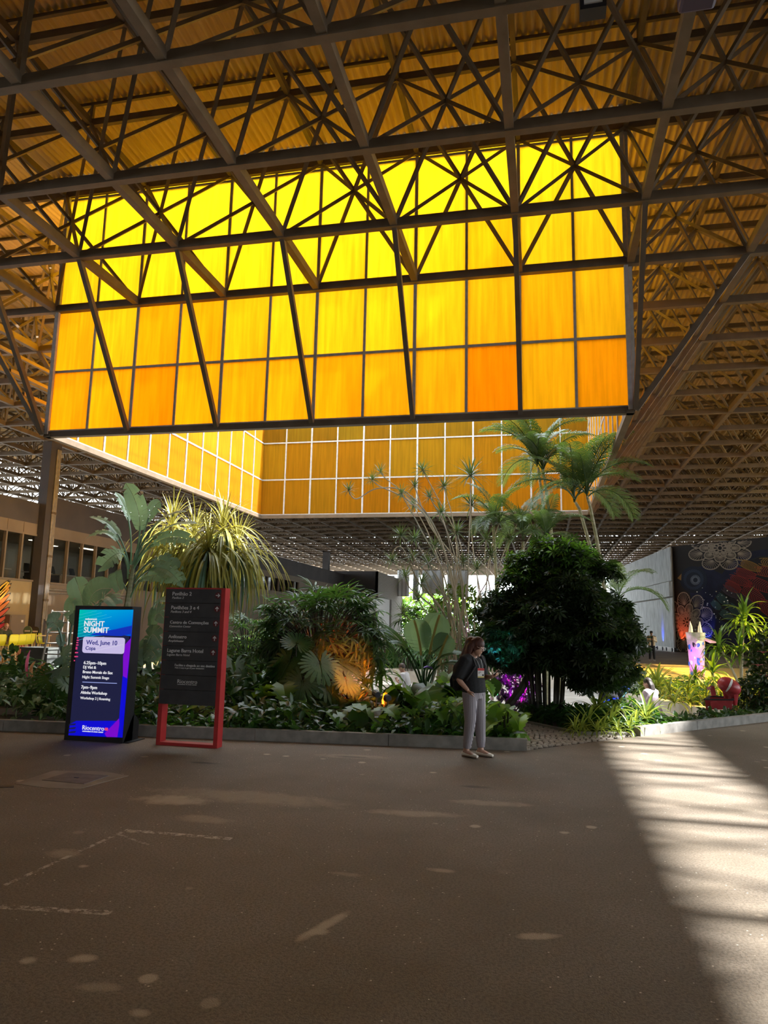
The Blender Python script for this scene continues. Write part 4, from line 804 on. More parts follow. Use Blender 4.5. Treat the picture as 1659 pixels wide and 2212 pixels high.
low('low green leafy plant right of the red signpost, along the kerb', 478, 610, 1520, 1598, 12.0, 52, L_mon, HEART, 1.0)
low('low dark leafy plant in front of the big monstera, along the kerb', 610, 760, 1530, 1602, 12.1, 56, L_dark, HEART, 1.0)
low('low mixed leafy plant beneath the orange lit monstera', 755, 900, 1528, 1605, 12.2, 52, L_rhap, HEART, 1.0)
low('leafy plant between the bench block and the person in striped trousers', 850, 970, 1480, 1545, 13.0, 40, L_dark, HEART, 1.15)
low('dark heart-leaved plant right behind the person in striped trousers', 960, 1060, 1450, 1530, 13.4, 44, L_dark, HEART, .95)
# joined low foliage
fl = lambda x, y: tuple(gnd(x, y))[:2]
carpet('pale small-leaved ivy bank at the left end of the front bed', [(-10.5, 10.5), (-7.5, 10.75), (-7.3, 13), (-9, 15), (-14, 15.5), (-14.5, 10.3)], 2600, L_pale, .17, .75, 1)
carpet('dark understorey foliage filling the front bed along the kerb', [(-8, 10.75), (-.45, 11.6), (-1.0, 13.2), (-2.2, 15.8), (-9, 15.8)], 5200, L_dark, .2, .5, 2)
carpet('fallen leaves and low green foliage at the kerb edge', [(-7, 10.75), (-.45, 11.55), (-.5, 11.9), (-7, 11.1)], 900, L_mon, .15, .22, 3)
carpet('low green foliage under the dark dense tree', [(-.45, 15), (.6, 13.65), (1.6, 13.9), (2.2, 14.6), (2.3, 16.5), (-.6, 16.9)], 2400, L_mon, .16, .36, 4, .0)
carpet('dark leafy edging behind the right kerb', [(1.8, 14.0), (2.75, 15.1), (4.56, 17.1), (9.3, 22.2), (8.6, 22.4), (3.6, 17.6), (1.8, 15.8)], 2400, L_dark, .16, .26, 5, -.06)
carpet('mixed low foliage in the right inner planter', [(2.6, 23.6), (4.3, 20.3), (5.0, 19.2), (9, 22.4), (7.8, 24.6), (5.5, 28), (3, 31)], 2400, L_rhap, .2, .4, 6, -.13)
carpet('low green foliage in the rear planter', [(-13, 31.6), (1.5, 31.6), (1.5, 33.8), (-13, 33.8)], 2600, L_mon, .3, .9, 7, -.12)
carpet('shaded foliage behind the totem and the wayfinding sign', [(-12, 12.5), (-5, 12.5), (-5, 16.5), (-12, 16.8)], 2600, L_dark, .26, 1.1, 8)
# pandanus with hanging straps
def pandanus(label, heads, base, Y):
    b = at(*base, Y); t = plant('screw_pine', label, 'screw pine', (b.x, Y, .1)); mb = MB()
    for (px, py, dy, n, sc, up) in heads:
        h = at(px, py, Y + dy); mb.tube(bez((b.x, Y, .1), (b.x + (h.x - b.x) * .3, Y, h.z * .6), h, 8), [.11 - .006 * i for i in range(9)], 7)
        for k in range(n):
            u = k / n; me = PAND[0] if u < .14 else PAND[4] if u < .24 else PAND[R.choice((1, 2, 2, 3))]; M = L_yel if (up and u < .27) else L_pand
            inst(me, 'strap_leaf', M, t, h + Vector((0, 0, R.uniform(-.25, .1))), k * 2.399 + R.uniform(-.2, .2), R.uniform(-.12, .12), sc * R.uniform(.85, 1.35) * (.58 if u < .24 else 1))
    mb.build('trunk', bark, t); return t
pandanus('tall screw pine with yellow lit crown and long hanging straps behind the banana plant', [(372, 1140, .3, 130, 1.15, 1), (350, 1190, -.1, 60, 1.0, 1), (420, 1165, -.3, 130, 1.15, 0), (395, 1215, -.3, 60, 1.1, 0)], (400, 1500), 16.8)
pandanus('screw pine with curtain of grey green hanging straps above the wayfinding sign', [(482, 1150, .1, 150, 1.25, 0), (450, 1190, -.4, 130, 1.2, 0), (512, 1185, .2, 120, 1.15, 0)], (470, 1500), 16.2)
# banana-like plants
def banana(label, Y, base, leaves, M, cat='banana plant', name='banana_plant', stem=None, z=.1):
    b = at(*base, Y); t = plant(name, label, cat, (b.x, Y, z))
    if stem: mb = MB(); mb.tube([at(x, y, Y) if y else Vector((at(x, 1500, Y).x, Y, z)) for x, y in stem], [.10, .085, .06, .04][:len(stem)], 8); mb.build('pseudostem', palmst, t)
    for (p0, p1, p2, wd, face, st_, te, dy) in leaves:
        mb = MB(); paddle_leaf(mb, [at(*p0, Y), at(*p1, Y + dy * .6), at(*p2, Y + dy)], wd * .74, face, st_, te); mb.build('banana_leaf', M, t)
    return t
f0 = (0, -1, .5); fu = (.0, -.45, 1)
banana('tall banana plant with torn pale leaves and a fan of stalks rising behind the totem', 15.2, (272, 1500), [
    ((285, 1220), (325, 1120), (273, 1046), .62, (.3, -1, .1), .42, .1, -.2), ((282, 1220), (290, 1110), (250, 1064), .34, (1, -.35, .1), .5, .2, .2), ((280, 1230), (262, 1120), (194, 1117), .42, fu, .42, .4, -.3), ((278, 1240), (255, 1115), (186, 1163), .5, fu, .42, .5, -.5),
    ((276, 1250), (280, 1150), (213, 1232), .8, f0, .45, .3, -.7), ((287, 1220), (330, 1105), (402, 1106), .45, fu, .4, .2, .2), ((288, 1225), (340, 1120), (424, 1131), .45, fu, .35, .2, -.2), ((288, 1230), (340, 1130), (422, 1172), .5, f0, .35, .5, -.4),
    ((290, 1250), (350, 1160), (397, 1268), .6, f0, .35, .6, -.6), ((290, 1260), (345, 1190), (392, 1264), .5, f0, .4, .7, -.9), ((276, 1280), (230, 1190), (262, 1285), .5, (0, -1, .2), .3, .1, -.4), ((282, 1290), (310, 1215), (372, 1258), .45, f0, .35, .4, -.6),
    ((284, 1250), (320, 1090), (345, 1085), .4, (.6, -1, .2), .5, .2, .3), ((285, 1235), (300, 1160), (360, 1150), .42, fu, .4, .2, -.1)], L_blue, stem=[(268, 0), (270, 1340), (280, 1270), (288, 1220)])
banana('broad leaved young banana plant rising just above the top left of the totem', 12.6, (200, 1500), [((195, 1400), (180, 1290), (163, 1250), .62, f0, .45, .1, -.2), ((196, 1400), (170, 1260), (238, 1272), .7, (0, -1, .3), .4, .1, -.4), ((200, 1400), (215, 1235), (254, 1314), .55, fu, .4, .2, -.3), ((195, 1400), (190, 1300), (228, 1300), .4, fu, .4, .1, -.3), ((192, 1400), (150, 1330), (160, 1290), .5, f0, .4, .1, -.1)], L_blue)
banana('banana plant with ragged blue green leaves at the left edge of the totem', 12.2, (140, 1540), [((140, 1500), (142, 1330), (104, 1345), .55, f0, .62, .2, -.3), ((142, 1500), (150, 1310), (168, 1340), .45, f0, .62, .2, -.2), ((138, 1500), (135, 1370), (136, 1440), .6, f0, .45, .7, -.5), ((140, 1520), (150, 1390), (120, 1475), .75, f0, .4, .8, -.7), ((139, 1500), (128, 1340), (131, 1395), .3, (1, -.5, .1), .5, .1, -.2), ((140, 1520), (140, 1420), (150, 1490), .5, f0, .4, .5, -.5)], L_blue)
banana('drooping banana leaves in the gap between totem and wayfinding sign', 14.2, (330, 1530), [((325, 1480), (310, 1270), (368, 1300), .5, fu, .4, .3, -.2), ((326, 1480), (320, 1270), (360, 1345), .55, f0, .4, .4, -.5), ((325, 1490), (310, 1310), (350, 1400), .55, f0, .35, .4, -.6), ((325, 1500), (300, 1350), (345, 1430), .6, f0, .3, .3, -.7), ((325, 1500), (305, 1330), (310, 1440), .5, f0, .3, .3, -.6), ((328, 1500), (340, 1380), (372, 1430), .5, f0, .3, .4, -.5)], L_blue)
# strelitzia with striped broad leaves
t = banana('bird-of-paradise plant with arching dark stalks and broad leaves above the bench block', 15.6, (915, 1540), [((912, 1490), (880, 1380), (812, 1362), .34, fu, .5, .1, -.3), ((914, 1490), (890, 1370), (835, 1392), .3, fu, .55, .1, -.5), ((915, 1490), (900, 1400), (822, 1348), .3, fu, .5, .1, .1), ((920, 1490), (930, 1400), (1000, 1412), .3, fu, .5, .1, -.3), ((920, 1490), (935, 1410), (1010, 1440), .3, fu, .45, .1, -.4), ((918, 1490), (905, 1420), (960, 1390), .32, fu, .5, .1, -.2)], L_rhap, 'bird-of-paradise', 'bird_of_paradise')
mid = mat('yellow_midrib', (.62, .52, .16), .5)
for (p0, p1, p2, wd) in (((912, 1490), (915, 1400), (895, 1340), .6), ((918, 1490), (925, 1400), (950, 1328), .66), ((925, 1490), (950, 1410), (968, 1372), .5)):
    mb = MB(); P_ = [at(*p0, 15.6), at(*p1, 15.5), at(*p2, 15.3)]; paddle_leaf(mb, P_, wd, (0, -1, .15), .5, 0); o = mb.build('banana_leaf', L_blue, t); B_ = bez(*P_, 18)[8:]; mb = MB(); mb.ribbon([q + Vector((0, -.02, 0)) for q in B_], .055, (0, -1, .15)); q_ = mb.build('midrib', mid, o)
# ginger-like bright clump
def rosette(label, name, px, py, Y, n, meshes, M, sc, cat='plant', stem_z=None, group=None, lname='leaf', p=None, tl=0):
    h = p or at(px, py, Y); zb = stem_z if stem_z is not None else h.z; t = plant(name, label, cat, (h.x, Y if p is None else h.y, zb), group)
    for k in range(n): inst(meshes[min(len(meshes) - 1, int(k / n * len(meshes)))], lname, M, t, h + Vector((0, 0, R.uniform(-.05, .05) * sc)), k * 2.399 + R.uniform(-.3, .3), tl + R.uniform(-.15, .15), sc * R.uniform(.8, 1.15))
    return t
for k, (x, y, lab) in enumerate(((800, 1440, 'bright variegated ginger clump right of the domed lady palm, uppermost'), (822, 1465, 'bright variegated ginger clump overhanging the bench block'), (785, 1478, 'bright variegated ginger clump low beside the orange lit monstera'))): rosette(lab, 'ginger', x, y, 15.6 - .3 * k, 26, DRAC, L_bri, 1.15, 'ginger', .1)
# thin-leaved dracaena trees
def marg_head(mb, r):
    for k in range(42): blade(mb, r * R.uniform(.8, 1.1), .035 * r / .4, rad(R.uniform(60, 85) - 95 * (k / 42)), rad(R.uniform(40, 60) - 105 * (k / 42)), 3, 'needle', .2, k * 2.399)
MH_ = [mk(lambda mb: marg_head(mb, .4), 'leaf_head') for _ in range(3)]
def marginata(label, Y, base, heads, group=None):
    b = at(*base, Y); t = plant('dracaena_tree', label, 'dracaena', (b.x, Y, .0), group); 
    for (x, y, sc, ctrl) in heads:
        dy = R.uniform(-.5, .5); h = at(x, y, Y + dy); pts = [Vector((b.x + R.uniform(-.75, .6), Y + R.uniform(-.3, .3), 0))]
        if ctrl: ps = [at(cx, cy_, Y + dy * .6) for cx, cy_ in ctrl]
        else: ps = [at(base[0] + (x - base[0]) * .22 + R.uniform(-26, 26), base[1] - (base[1] - y) * .45, Y), at(base[0] + (x - base[0]) * .62 + R.uniform(-12, 12), base[1] - (base[1] - y) * .78, Y + dy * .6)]
        allp = pts + ps + [h]; S_ = []
        for i in range(len(allp) - 1):
            p0, p1, p2, p3 = allp[max(0, i - 1)], allp[i], allp[i + 1], allp[min(len(allp) - 1, i + 2)]
            for k in range(5): u = k / 5; S_.append(.5 * ((2 * p1) + (p2 - p0) * u + (2 * p0 - 5 * p1 + 4 * p2 - p3) * u * u + (3 * p1 - p0 - 3 * p2 + p3) * u ** 3))
        S_.append(h); n = len(S_); mb = MB(); mb.tube(S_, [.023 - .011 * i / n for i in range(n)], 6); br = mb.build('branch', paleb, t)
        inst(R.choice(MH_), 'leaf_head', L_marg, t, h, R.uniform(0, 6), R.uniform(-.3, .3), sc * 1.05)
    return t
marginata('tall branching thin-leaved dracaena leaning left across the amber panels', 17.2, (1000, 1430), [(753, 1060, .75, [(985, 1300), (945, 1150), (880, 1065), (815, 1055), (770, 1078)]), (805, 1037, .7, [(985, 1300), (935, 1140), (880, 1080), (820, 1050)]), (822, 1020, .75, [(990, 1310), (950, 1160), (895, 1085), (835, 1035)]), (913, 1017, .85, [(1000, 1300), (985, 1160), (945, 1075)]), (896, 1051, .8, None), (867, 1067, .8, None), (958, 1052, .95, None), (929, 1075, .85, None), (893, 1092, .95, None), (953, 1108, 1.0, None), (1016, 1028, 1.5, [(1005, 1300), (1012, 1180), (1016, 1090)]), (987, 1150, 1.0, None)])
marginata('lower branching thin-leaved dracaena with crooked pale stems left of the dark tree', 16.4, (985, 1440), [(866, 1157, .9, None), (895, 1164, .9, None), (847, 1212, .8, [(960, 1330), (905, 1260), (870, 1185), (850, 1190)]), (876, 1246, 1.0, [(960, 1350), (910, 1290), (885, 1270)]), (924, 1217, .9, None), (910, 1260, .95, None), (903, 1296, 1.0, None), (869, 1325, .95, [(950, 1380), (900, 1350)]), (961, 1288, .95, None), (940, 1180, .9, None), (1000, 1215, .9, None), (890, 1205, .8, None)])
marginata('thin-leaved dracaena group rising behind the dark dense tree', 18.6, (1045, 1430), [(1018, 1092, 1.2, None), (1078, 1130, 1.1, None), (1122, 1121, 1.1, None), (1050, 1165, 1.1, None), (1100, 1165, 1.0, None), (1150, 1150, 1.0, None), (1030, 1230, 1.0, None), (1060, 1200, 1.0, None)])
# feathery palms
def palm(label, Y, crown, n, sc, stems, M=L_palm, meshes=FROND, name='areca_palm', zb=-.6, r=.055):
    b = at(*stems[0][0], Y); t = plant(name, label, 'palm', (b.x, Y, zb))
    for s in stems:
        P_ = [at(x, y, Y) for x, y in s]; P_[0].z = zb; mb = MB(); k = len(P_); mb.tube(P_, [r * (1 - .35 * i / (k - 1)) for i in range(k)], 8); mb.build('trunk', palmst, t)
    for (x, y) in crown:
        h = at(x, y, Y)
        for k in range(n): inst(meshes[(k * 7 + int(x)) % len(meshes)], 'palm_frond', M, t, h + Vector((0, 0, R.uniform(-.1, .1))), k * 2.399 + x, R.uniform(-.25, .15), sc * R.uniform(.85, 1.1))
    return t
palm('tall feathery areca palm reaching up to the front bottom edge of the amber well', 20.4, [(1160, 1005), (1172, 1012)], 9, .92, [[(1205, 1470), (1190, 1250), (1176, 1110), (1162, 1010)], [(1215, 1470), (1200, 1260), (1187, 1110), (1173, 1015)]])
palm('feathery areca palm leaning out at the right corner of the amber well', 19.6, [(1240, 1080), (1268, 1068)], 9, .92, [[(1305, 1470), (1300, 1330), (1275, 1180), (1252, 1100), (1243, 1085)], [(1318, 1470), (1310, 1300), (1290, 1170), (1275, 1095), (1268, 1072)]])
palm('small pale feathery palm in the middle of the planting below the amber panels', 19.0, [(1066, 1130)], 9, .62, [[(1080, 1470), (1072, 1250), (1066, 1135)]])
palm('low feathery palm tucked between dracaenas and the dark tree crown', 18.8, [(1130, 1160), (1180, 1160)], 8, .62, [[(1130, 1470), (1130, 1170)], [(1180, 1470), (1180, 1170)]])
palm('slim palm with a single dark arching crown in front of the timber-grain panels', 23.5, [(1338, 1290)], 5, .85, [[(1310, 1470), (1320, 1380), (1336, 1295)]], L_dark)
# dark dense shrub tree
def dark_tree():
    Y = 15.4; c = at(1195, 1335, Y); b = at(1180, 1532, Y); t = plant('dense_tree', 'dark dense multi-stemmed tree with rounded hanging crown behind the person in striped trousers', 'tree', (b.x, Y, .1)); rng = random.Random(5); pts = []; topp = []
    lumps = []
    while len(lumps) < 150:
        u, v, w_ = rng.uniform(-1, 1), rng.uniform(-1, 1), rng.uniform(-.75, 1); r = math.sqrt(u * u + v * v + w_ * w_)
        if r > 1 or r < .55: continue
        if w_ < -.25 and u < .3 and rng.random() < .6: continue
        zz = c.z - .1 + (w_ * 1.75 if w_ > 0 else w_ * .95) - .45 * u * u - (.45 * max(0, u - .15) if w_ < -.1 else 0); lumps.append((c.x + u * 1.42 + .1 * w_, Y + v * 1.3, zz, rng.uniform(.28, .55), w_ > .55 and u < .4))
    for (lx, ly, lz, lr, tp) in lumps:
        for _ in range(int(150 * lr / .4)):
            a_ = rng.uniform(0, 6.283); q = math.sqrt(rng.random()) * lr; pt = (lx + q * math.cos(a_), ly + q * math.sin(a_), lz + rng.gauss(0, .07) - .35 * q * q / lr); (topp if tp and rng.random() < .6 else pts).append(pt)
    mass('foliage', pts, PV, PF, L_tree, t, .17, .3, 11)['kind'] = 'stuff'; mass('sunlit_foliage', topp, PV, PF, L_treet, t, .17, .15, 12)['kind'] = 'stuff'  # sunlight on the crown top put into a lighter leaf colour
    for k in range(26):
        x0 = rng.uniform(-.38, .32); mb = MB(); p0 = Vector((b.x + x0, Y + rng.uniform(-.25, .25), .1)); mb.tube([p0, p0 + Vector((x0 * .25, 0, 1.0)), Vector((c.x + x0 * 3.2, Y + rng.uniform(-.8, .8), c.z + rng.uniform(-.2, .9)))], [.028, .022, .012], 5); mb.build('stem', dkstem, t)
    mb = MB(); mb.tube([at(1090, 1535, Y - .2), at(1125, 1490, Y - .2), at(1152, 1440, Y), at(1160, 1380, Y)], [.085, .075, .06, .04], 8); mb.build('stem', dkstem, t)
dark_tree()
# right-hand plants
for k, (x, y, Y, lab) in enumerate(((1352, 1488, 25.0, 'strap-leaved lily clump in the right planter, nearest the palm trunks'), (1420, 1490, 23.2, 'strap-leaved lily clump behind the seated person in white'), (1388, 1492, 24.0, 'strap-leaved lily clump in the right planter, middle of the three'))): rosette(lab, 'lily_clump', x, y, Y, 34, STRAP, L_var, 1.0, 'lily', -.13, lname='strap_leaf')
def corn(label, Y, heads, base):
    b = at(*base, Y); t = plant('corn_plant', label, 'corn plant', (b.x, Y, -.1))
    for (x, y, sc, n) in heads:
        h = at(x, y, Y); mb = MB(); mb.tube(bez((b.x + R.uniform(-.1, .1), Y, -.1), (b.x, Y, h.z * .4), h, 6), [.05 - .004 * i for i in range(7)], 7); mb.build('cane', paleb, t)
        for k in range(n): inst(DRAC[min(3, int(k / n * 4))], 'leaf', L_var, t, h + Vector((0, 0, R.uniform(-.3, .1) * sc)), k * 2.399, R.uniform(-.15, .15), sc * R.uniform(.85, 1.1))
    return t
corn('tall corn plant with yellow green drooping leaves in front of the bird mural', 21.0, [(1608, 1335, 1.2, 46), (1552, 1395, .95, 36), (1600, 1400, .95, 34), (1650, 1390, 1.0, 30)], (1600, 1490))
corn('lower corn plant with sunlit arching leaves beside the painted column', 22.5, [(1540, 1452, 1.15, 28), (1502, 1470, .9, 24)], (1545, 1500))
for k in range(12):
    x = 1450 + (k % 6) * 38 + R.uniform(-8, 8); y = 1500 + (k // 6) * 18 + R.uniform(-4, 4); rosette('dark strap-leaved tuft in the ' + ('back', 'front')[k // 6] + ' row beside the red cart, ' + ORD[k % 6] + ' from the planter wall', 'mondo_tuft', x, y, 21.3 - .7 * (k // 6), 20, STRAP, L_rhap, .6, 'grass tuft', .0, 'strap-leaved tufts beside the red cart', 'strap_leaf')
for k in range(9):
    x = 1238 + 17 * k + R.uniform(-6, 6); p = gnd(x, 1583 - (k % 3) * 6, .1); p.y += .15; rosette('pale green spider plant tuft left of the right kerb, ' + ORD[k] + ' from the cobbled path', 'spider_plant', 0, 0, 0, 18, STRAP, L_var, .34 + .1 * (k % 3), 'spider plant', .08, 'spider plants at the right bed edge', 'strap_leaf', p=p)
for k, (x, y) in enumerate(((1398, 1575), (1330, 1540), (1290, 1530))):
    p = at(x, y, 14.9 + .3 * k); p.z = .1; rosette(('tall dark sword-leaved plant behind the end of the right kerb', 'sword-leaved plant below the seated person with blue arcs', 'sword-leaved plant under the right side of the dark tree')[k], 'sword_plant', 0, 0, 0, 14, STRAP[:2], L_rhap, .75, 'plant', .08, None, 'strap_leaf', p=p)
def bush(label, px, py, Y, r, n, M, size, zb, cat='shrub', name='shrub', tv=LV, tf=LFT, seed=20, flowers=0):
    c = at(px, py, Y); t = plant(name, label, cat, (c.x, Y, zb)); rng = random.Random(seed); pts = []
    while len(pts) < n:
        u, v, w_ = rng.uniform(-1, 1), rng.uniform(-1, 1), rng.uniform(-1, 1); q = u * u + v * v + w_ * w_
        if .3 < q < 1: pts.append((c.x + u * r[0], Y + v * r[1], c.z + w_ * r[2]))
    mass('foliage', pts, tv, tf, M, t, size, .2, seed)['kind'] = 'stuff'; mb = MB()
    for k in range(7): a = k * .9; mb.tube([(c.x + .1 * math.cos(a), Y + .1 * math.sin(a), zb), (c.x + .5 * r[0] * math.cos(a), Y + .5 * r[1] * math.sin(a), c.z + r[2] * .2)], .02, 5)
    mb.build('stems', bark, t)
    for k in range(flowers):
        p = Vector((c.x - r[0] * R.uniform(.2, .8), Y - r[1] * .8, c.z + r[2] * R.uniform(-.3, .5))); mb = MB()
        for q in range(4): blade(mb, .16, .08, rad(40), rad(-10), 3, 'lance', .2, q * 1.57, p)
        mb.build('pink_flower', pinkp, t)
    return t
pinkp = mat('pink_petal', (.7, .2, .22), .5)
bush('fine-leaved reddish green shrub with pink flowers at the right frame edge', 1672, 1440, 19.4, (.62, .6, .95), 1500, L_tree, .16, .0, flowers=3)
bush('fine-leaved dark shrub under the corn plant at the right edge', 1640, 1500, 18.9, (.6, .5, .45), 900, L_tree, .15, .0, seed=23)
bush('green shrub left of the palm trunks in the right planter', 1338, 1480, 24.5, (.5, .5, .55), 500, L_mon, .2, -.13, seed=24)
bush('bright yellow green shrub far back beside the pale curtain', 990, 1330, 35.5, (1.6, 1, 1.6), 900, L_bri, .32, 0, seed=25)
bush('leafy shrub in the rear planter behind the person on the bench', 955, 1420, 31.9, (1.5, .5, .9), 700, L_mon, .28, -.12, seed=26)
bush('purple lit dark shrub under the left side of the dark tree', 1118, 1480, 16.6, (.45, .4, .6), 420, L_pur, .2, .1, seed=27)
bush('leafy shrub between the screw pines and the domed lady palm', 555, 1440, 18.6, (.9, .7, 1.0), 700, L_bri, .24, .1, seed=29)
for k, (x, Y, rr) in enumerate(((842, 118, 5), (905, 122, 6), (960, 118, 5))): bush(('outdoor tree beyond the far opening, beside the dark block', 'outdoor tree beyond the far opening, middle one', 'outdoor tree beyond the far opening, nearest the white building')[k], x, 1320, Y, (rr, 3, 3.6), 600, L_bri, 1.1, 0, 'tree', 'outdoor_tree', seed=30 + k)
# dry leaves on the monsteras
c = at(600, 1500, 12.9); t = leafy('dry curled brown leaves in front of the big monstera', 'dry_leaf_spray', (c.x, 12.9), ML([(590, 1488, 1.2, -170, 20), (612, 1480, 1.1, -60, 35), (597, 1503, 1.1, -190, 10)], 12.9, .1), L_dry, HEART[1:], lname='dry_leaf')
# purple flower
p = at(935, 1446, 14.2); t = thing('purple_flower', 'single purple flower bract among the leaves left of the person in striped trousers', 'flower', p); mb = MB(); blade(mb, .2, .14, rad(30), rad(-20), 5, 'lance', .5, rad(200), p); mb.build('petal', mat('purple_petal', (.25, .1, .6), .5), t); mb = MB(); mb.tube([(p.x, p.y, .1), p], .008, 5); mb.build('stalk', dkstem, t)

# ------------------------------------------------------------------ people
skin = mat('skin', (.46, .27, .19), .5); skin2 = mat('brown_skin', (.26, .14, .09), .5); blackc = noisy('black_cloth', (.010, .010, .011), (.016, .016, .018), 40, .9)
def V3(*a): return Vector(a)
def body_mesh(J, s=1.0, hands=True, female=False, hc=1.0):
    mb = MB(); U = (1, 0, 0); sp_ = J['spine']                     # pelvis, waist, chest, shoulder line, neck base
    mb.tube([sp_[0] - V3(0, 0, .10), sp_[0], sp_[1], sp_[2], sp_[3] - V3(0, 0, .02), sp_[3] + V3(0, 0, .035), sp_[4]], [(.11, .085), (.165, .115), (.125, .095), (.155, .11), (.165, .085), (.12, .065), (.05, .05)], 14, up=U)
    hd = J['head']; mb.tube([sp_[4] - V3(0, 0, .04), sp_[4], sp_[4].lerp(hd, .6)], [.055, .05, .048], 10)
    T = J['headrot']; mb.ball(hd + T @ V3(-.01, 0, .025), (.098, .078, .10), 16, 12, T); mb.ball(hd + T @ V3(.02, 0, -.035), (.075, .062, .085), 14, 10, T)
    mb.tube([hd + T @ V3(.085, 0, .03), hd + T @ V3(.108, 0, -.012), hd + T @ V3(.085, 0, -.022)], [.009, .015, .012], 8)       # nose
    mb.ball(hd + T @ V3(.085, 0, -.048), (.014, .024, .008), 8, 6, T); mb.ball(hd + T @ V3(.083, 0, -.062), (.013, .02, .008), 8, 6, T); mb.ball(hd + T @ V3(.07, 0, -.098), (.022, .028, .02), 8, 6, T)
    for sd in (-1, 1): mb.ball(hd + T @ V3(-.005, sd * .08, .0), (.022, .01, .032), 8, 6, T); mb.ball(hd + T @ V3(.075, sd * .032, .03), (.016, .022, .008), 8, 6, T)
    for sd in ('R', 'L'):
        sh, el, wr = J['sh' + sd], J['el' + sd], J['wr' + sd]; mb.tube([sp_[3].lerp(sh, .6), sh, sh.lerp(el, .35), el, el.lerp(wr, .3), wr], [.055, .056, .050, .040, .041, .026], 10)
        hp, kn, an = J['hp' + sd], J['kn' + sd], J['an' + sd]; mb.tube([hp + V3(0, 0, .06), hp, hp.lerp(kn, .4), kn, kn.lerp(an, .3), an], [.085, .092, .078, .056, .056, .036], 10)
        fd = J.get('foot' + sd, V3(1, 0, 0)); mb.tube([an + V3(0, 0, .0) - fd * .05, an + fd * .05 - V3(0, 0, .03), an + fd * .13 - V3(0, 0, .05), an + fd * .17 - V3(0, 0, .055)], [(.035, .04), (.042, .035), (.045, .025), (.03, .018)], 8)
        if hands:
            d, n = J['hd' + sd]; d = d.normalized(); n = (n - d * n.dot(d)).normalized(); side = d.cross(n); c = wr + d * .045
            mb.tube([wr, wr + d * .03, wr + d * .085], [(.026, .02), (.038, .016), (.040, .013)], 8, up=n)
            cu = J.get('curl' + sd, .5)
            for k in range(4):
                o = wr + d * .083 + side * (.028 - .0187 * k); L = (.038, .043, .040, .031)[k]; pts = [o]; a = 0
                for seg in range(3): a += cu * (.75 + .1 * seg); pts.append(pts[-1] + (d * math.cos(a) + n * math.sin(a)) * L * (1, .7, .55)[seg])
                mb.tube(pts, [.0085, .0082, .0075, .006], 6)
            o = wr + d * .03 + side * .034; dd = (d * .7 + side * .6 + n * .35 * (1 + cu)).normalized(); mb.tube([o, o + dd * .032, o + dd * .03 + (d + n * .5 * cu).normalized() * .045], [.0115, .010, .008], 6)
    return mb
def xform(mb, Mx): mb.v = [tuple(Mx @ Vector(v)) for v in mb.v]; return mb
def shirt(J, M, t, Mx, g=.03, sleeve=1.0, hem=.0, vox=.014, name='top', boxy=0):
    mb = MB(); s = J['spine']; U = (1, 0, 0)
    mb.tube([s[0] + V3(0, 0, hem), s[0] + V3(0, 0, hem + .04), s[1], s[2], s[3] - V3(0, 0, .02), s[3] + V3(0, 0, .04), s[4] + V3(0, 0, -.01)], [(.165 + g, .12 + g), (.17 + g, .122 + g), (.13 + g + boxy, .10 + g + boxy * .6), (.155 + g, .11 + g), (.168 + g * .6, .09 + g), (.125 + g * .5, .07 + g * .5), (.062, .062)], 16, up=U)
    for sd in ('R', 'L'):
        sh, el, wr = J['sh' + sd], J['el' + sd], J['wr' + sd]; end = el.lerp(wr, max(0, sleeve - 1) * 1.0) if sleeve > 1 else sh.lerp(el, sleeve)
        pts = [s[3].lerp(sh, .6), sh, sh.lerp(el, .5), (el if sleeve > 1 else sh.lerp(el, sleeve * .8)), end]; mb.tube(pts, [.06 + g, .06 + g, .055 + g, .05 + g, (.032 if sleeve > 1 else .05) + g], 10)
    return blob(name, xform(mb, Mx), M, t, vox, 5)
def trousers(J, M, t, Mx, g=.022, hem=.0, vox=.013, name='trousers'):
    mb = MB(); s = J['spine']; U = (1, 0, 0); mb.tube([s[0] - V3(0, 0, .12), s[0], s[0] + V3(0, 0, .1)], [(.13, .10 + g), (.17 + g, .12 + g), (.15 + g, .105 + g)], 14, up=U)
    for sd in ('R', 'L'):
        hp, kn, an = J['hp' + sd], J['kn' + sd], J['an' + sd]; e = an.lerp(kn, hem); mb.tube([hp + V3(0, 0, .05), hp, hp.lerp(kn, .45), kn, kn.lerp(e, .5), e], [.085 + g, .094 + g, .08 + g, .062 + g, .055 + g, .038 + g], 12)
    return blob(name, xform(mb, Mx), M, t, vox, 4)
def shoes(J, M, t, Mx, sole=None):
    for sd in ('R', 'L'):
        an = J['an' + sd]; fd = J.get('foot' + sd, V3(1, 0, 0)); b = V3(an.x, an.y, an.z - .08); mb = MB(); mb.tube([b - fd * .075 + V3(0, 0, .035), b - fd * .04 + V3(0, 0, .04), b + fd * .05 + V3(0, 0, .036), b + fd * .13 + V3(0, 0, .03), b + fd * .19 + V3(0, 0, .024)], [(.028, .03), (.036, .036), (.044, .032), (.046, .026), (.026, .016)], 10, up=(0, 0, 1))
        o = blob('shoe', xform(mb, Mx), M, t, .007, 2); mb = MB(); mb.tube([b - fd * .07 + V3(0, 0, .008), b + fd * .06 + V3(0, 0, .008), b + fd * .185 + V3(0, 0, .008)], [(.034, .008), (.046, .008), (.03, .008)], 10, up=(0, 0, 1)); xform(mb, Mx).build('sole', sole or M, o)
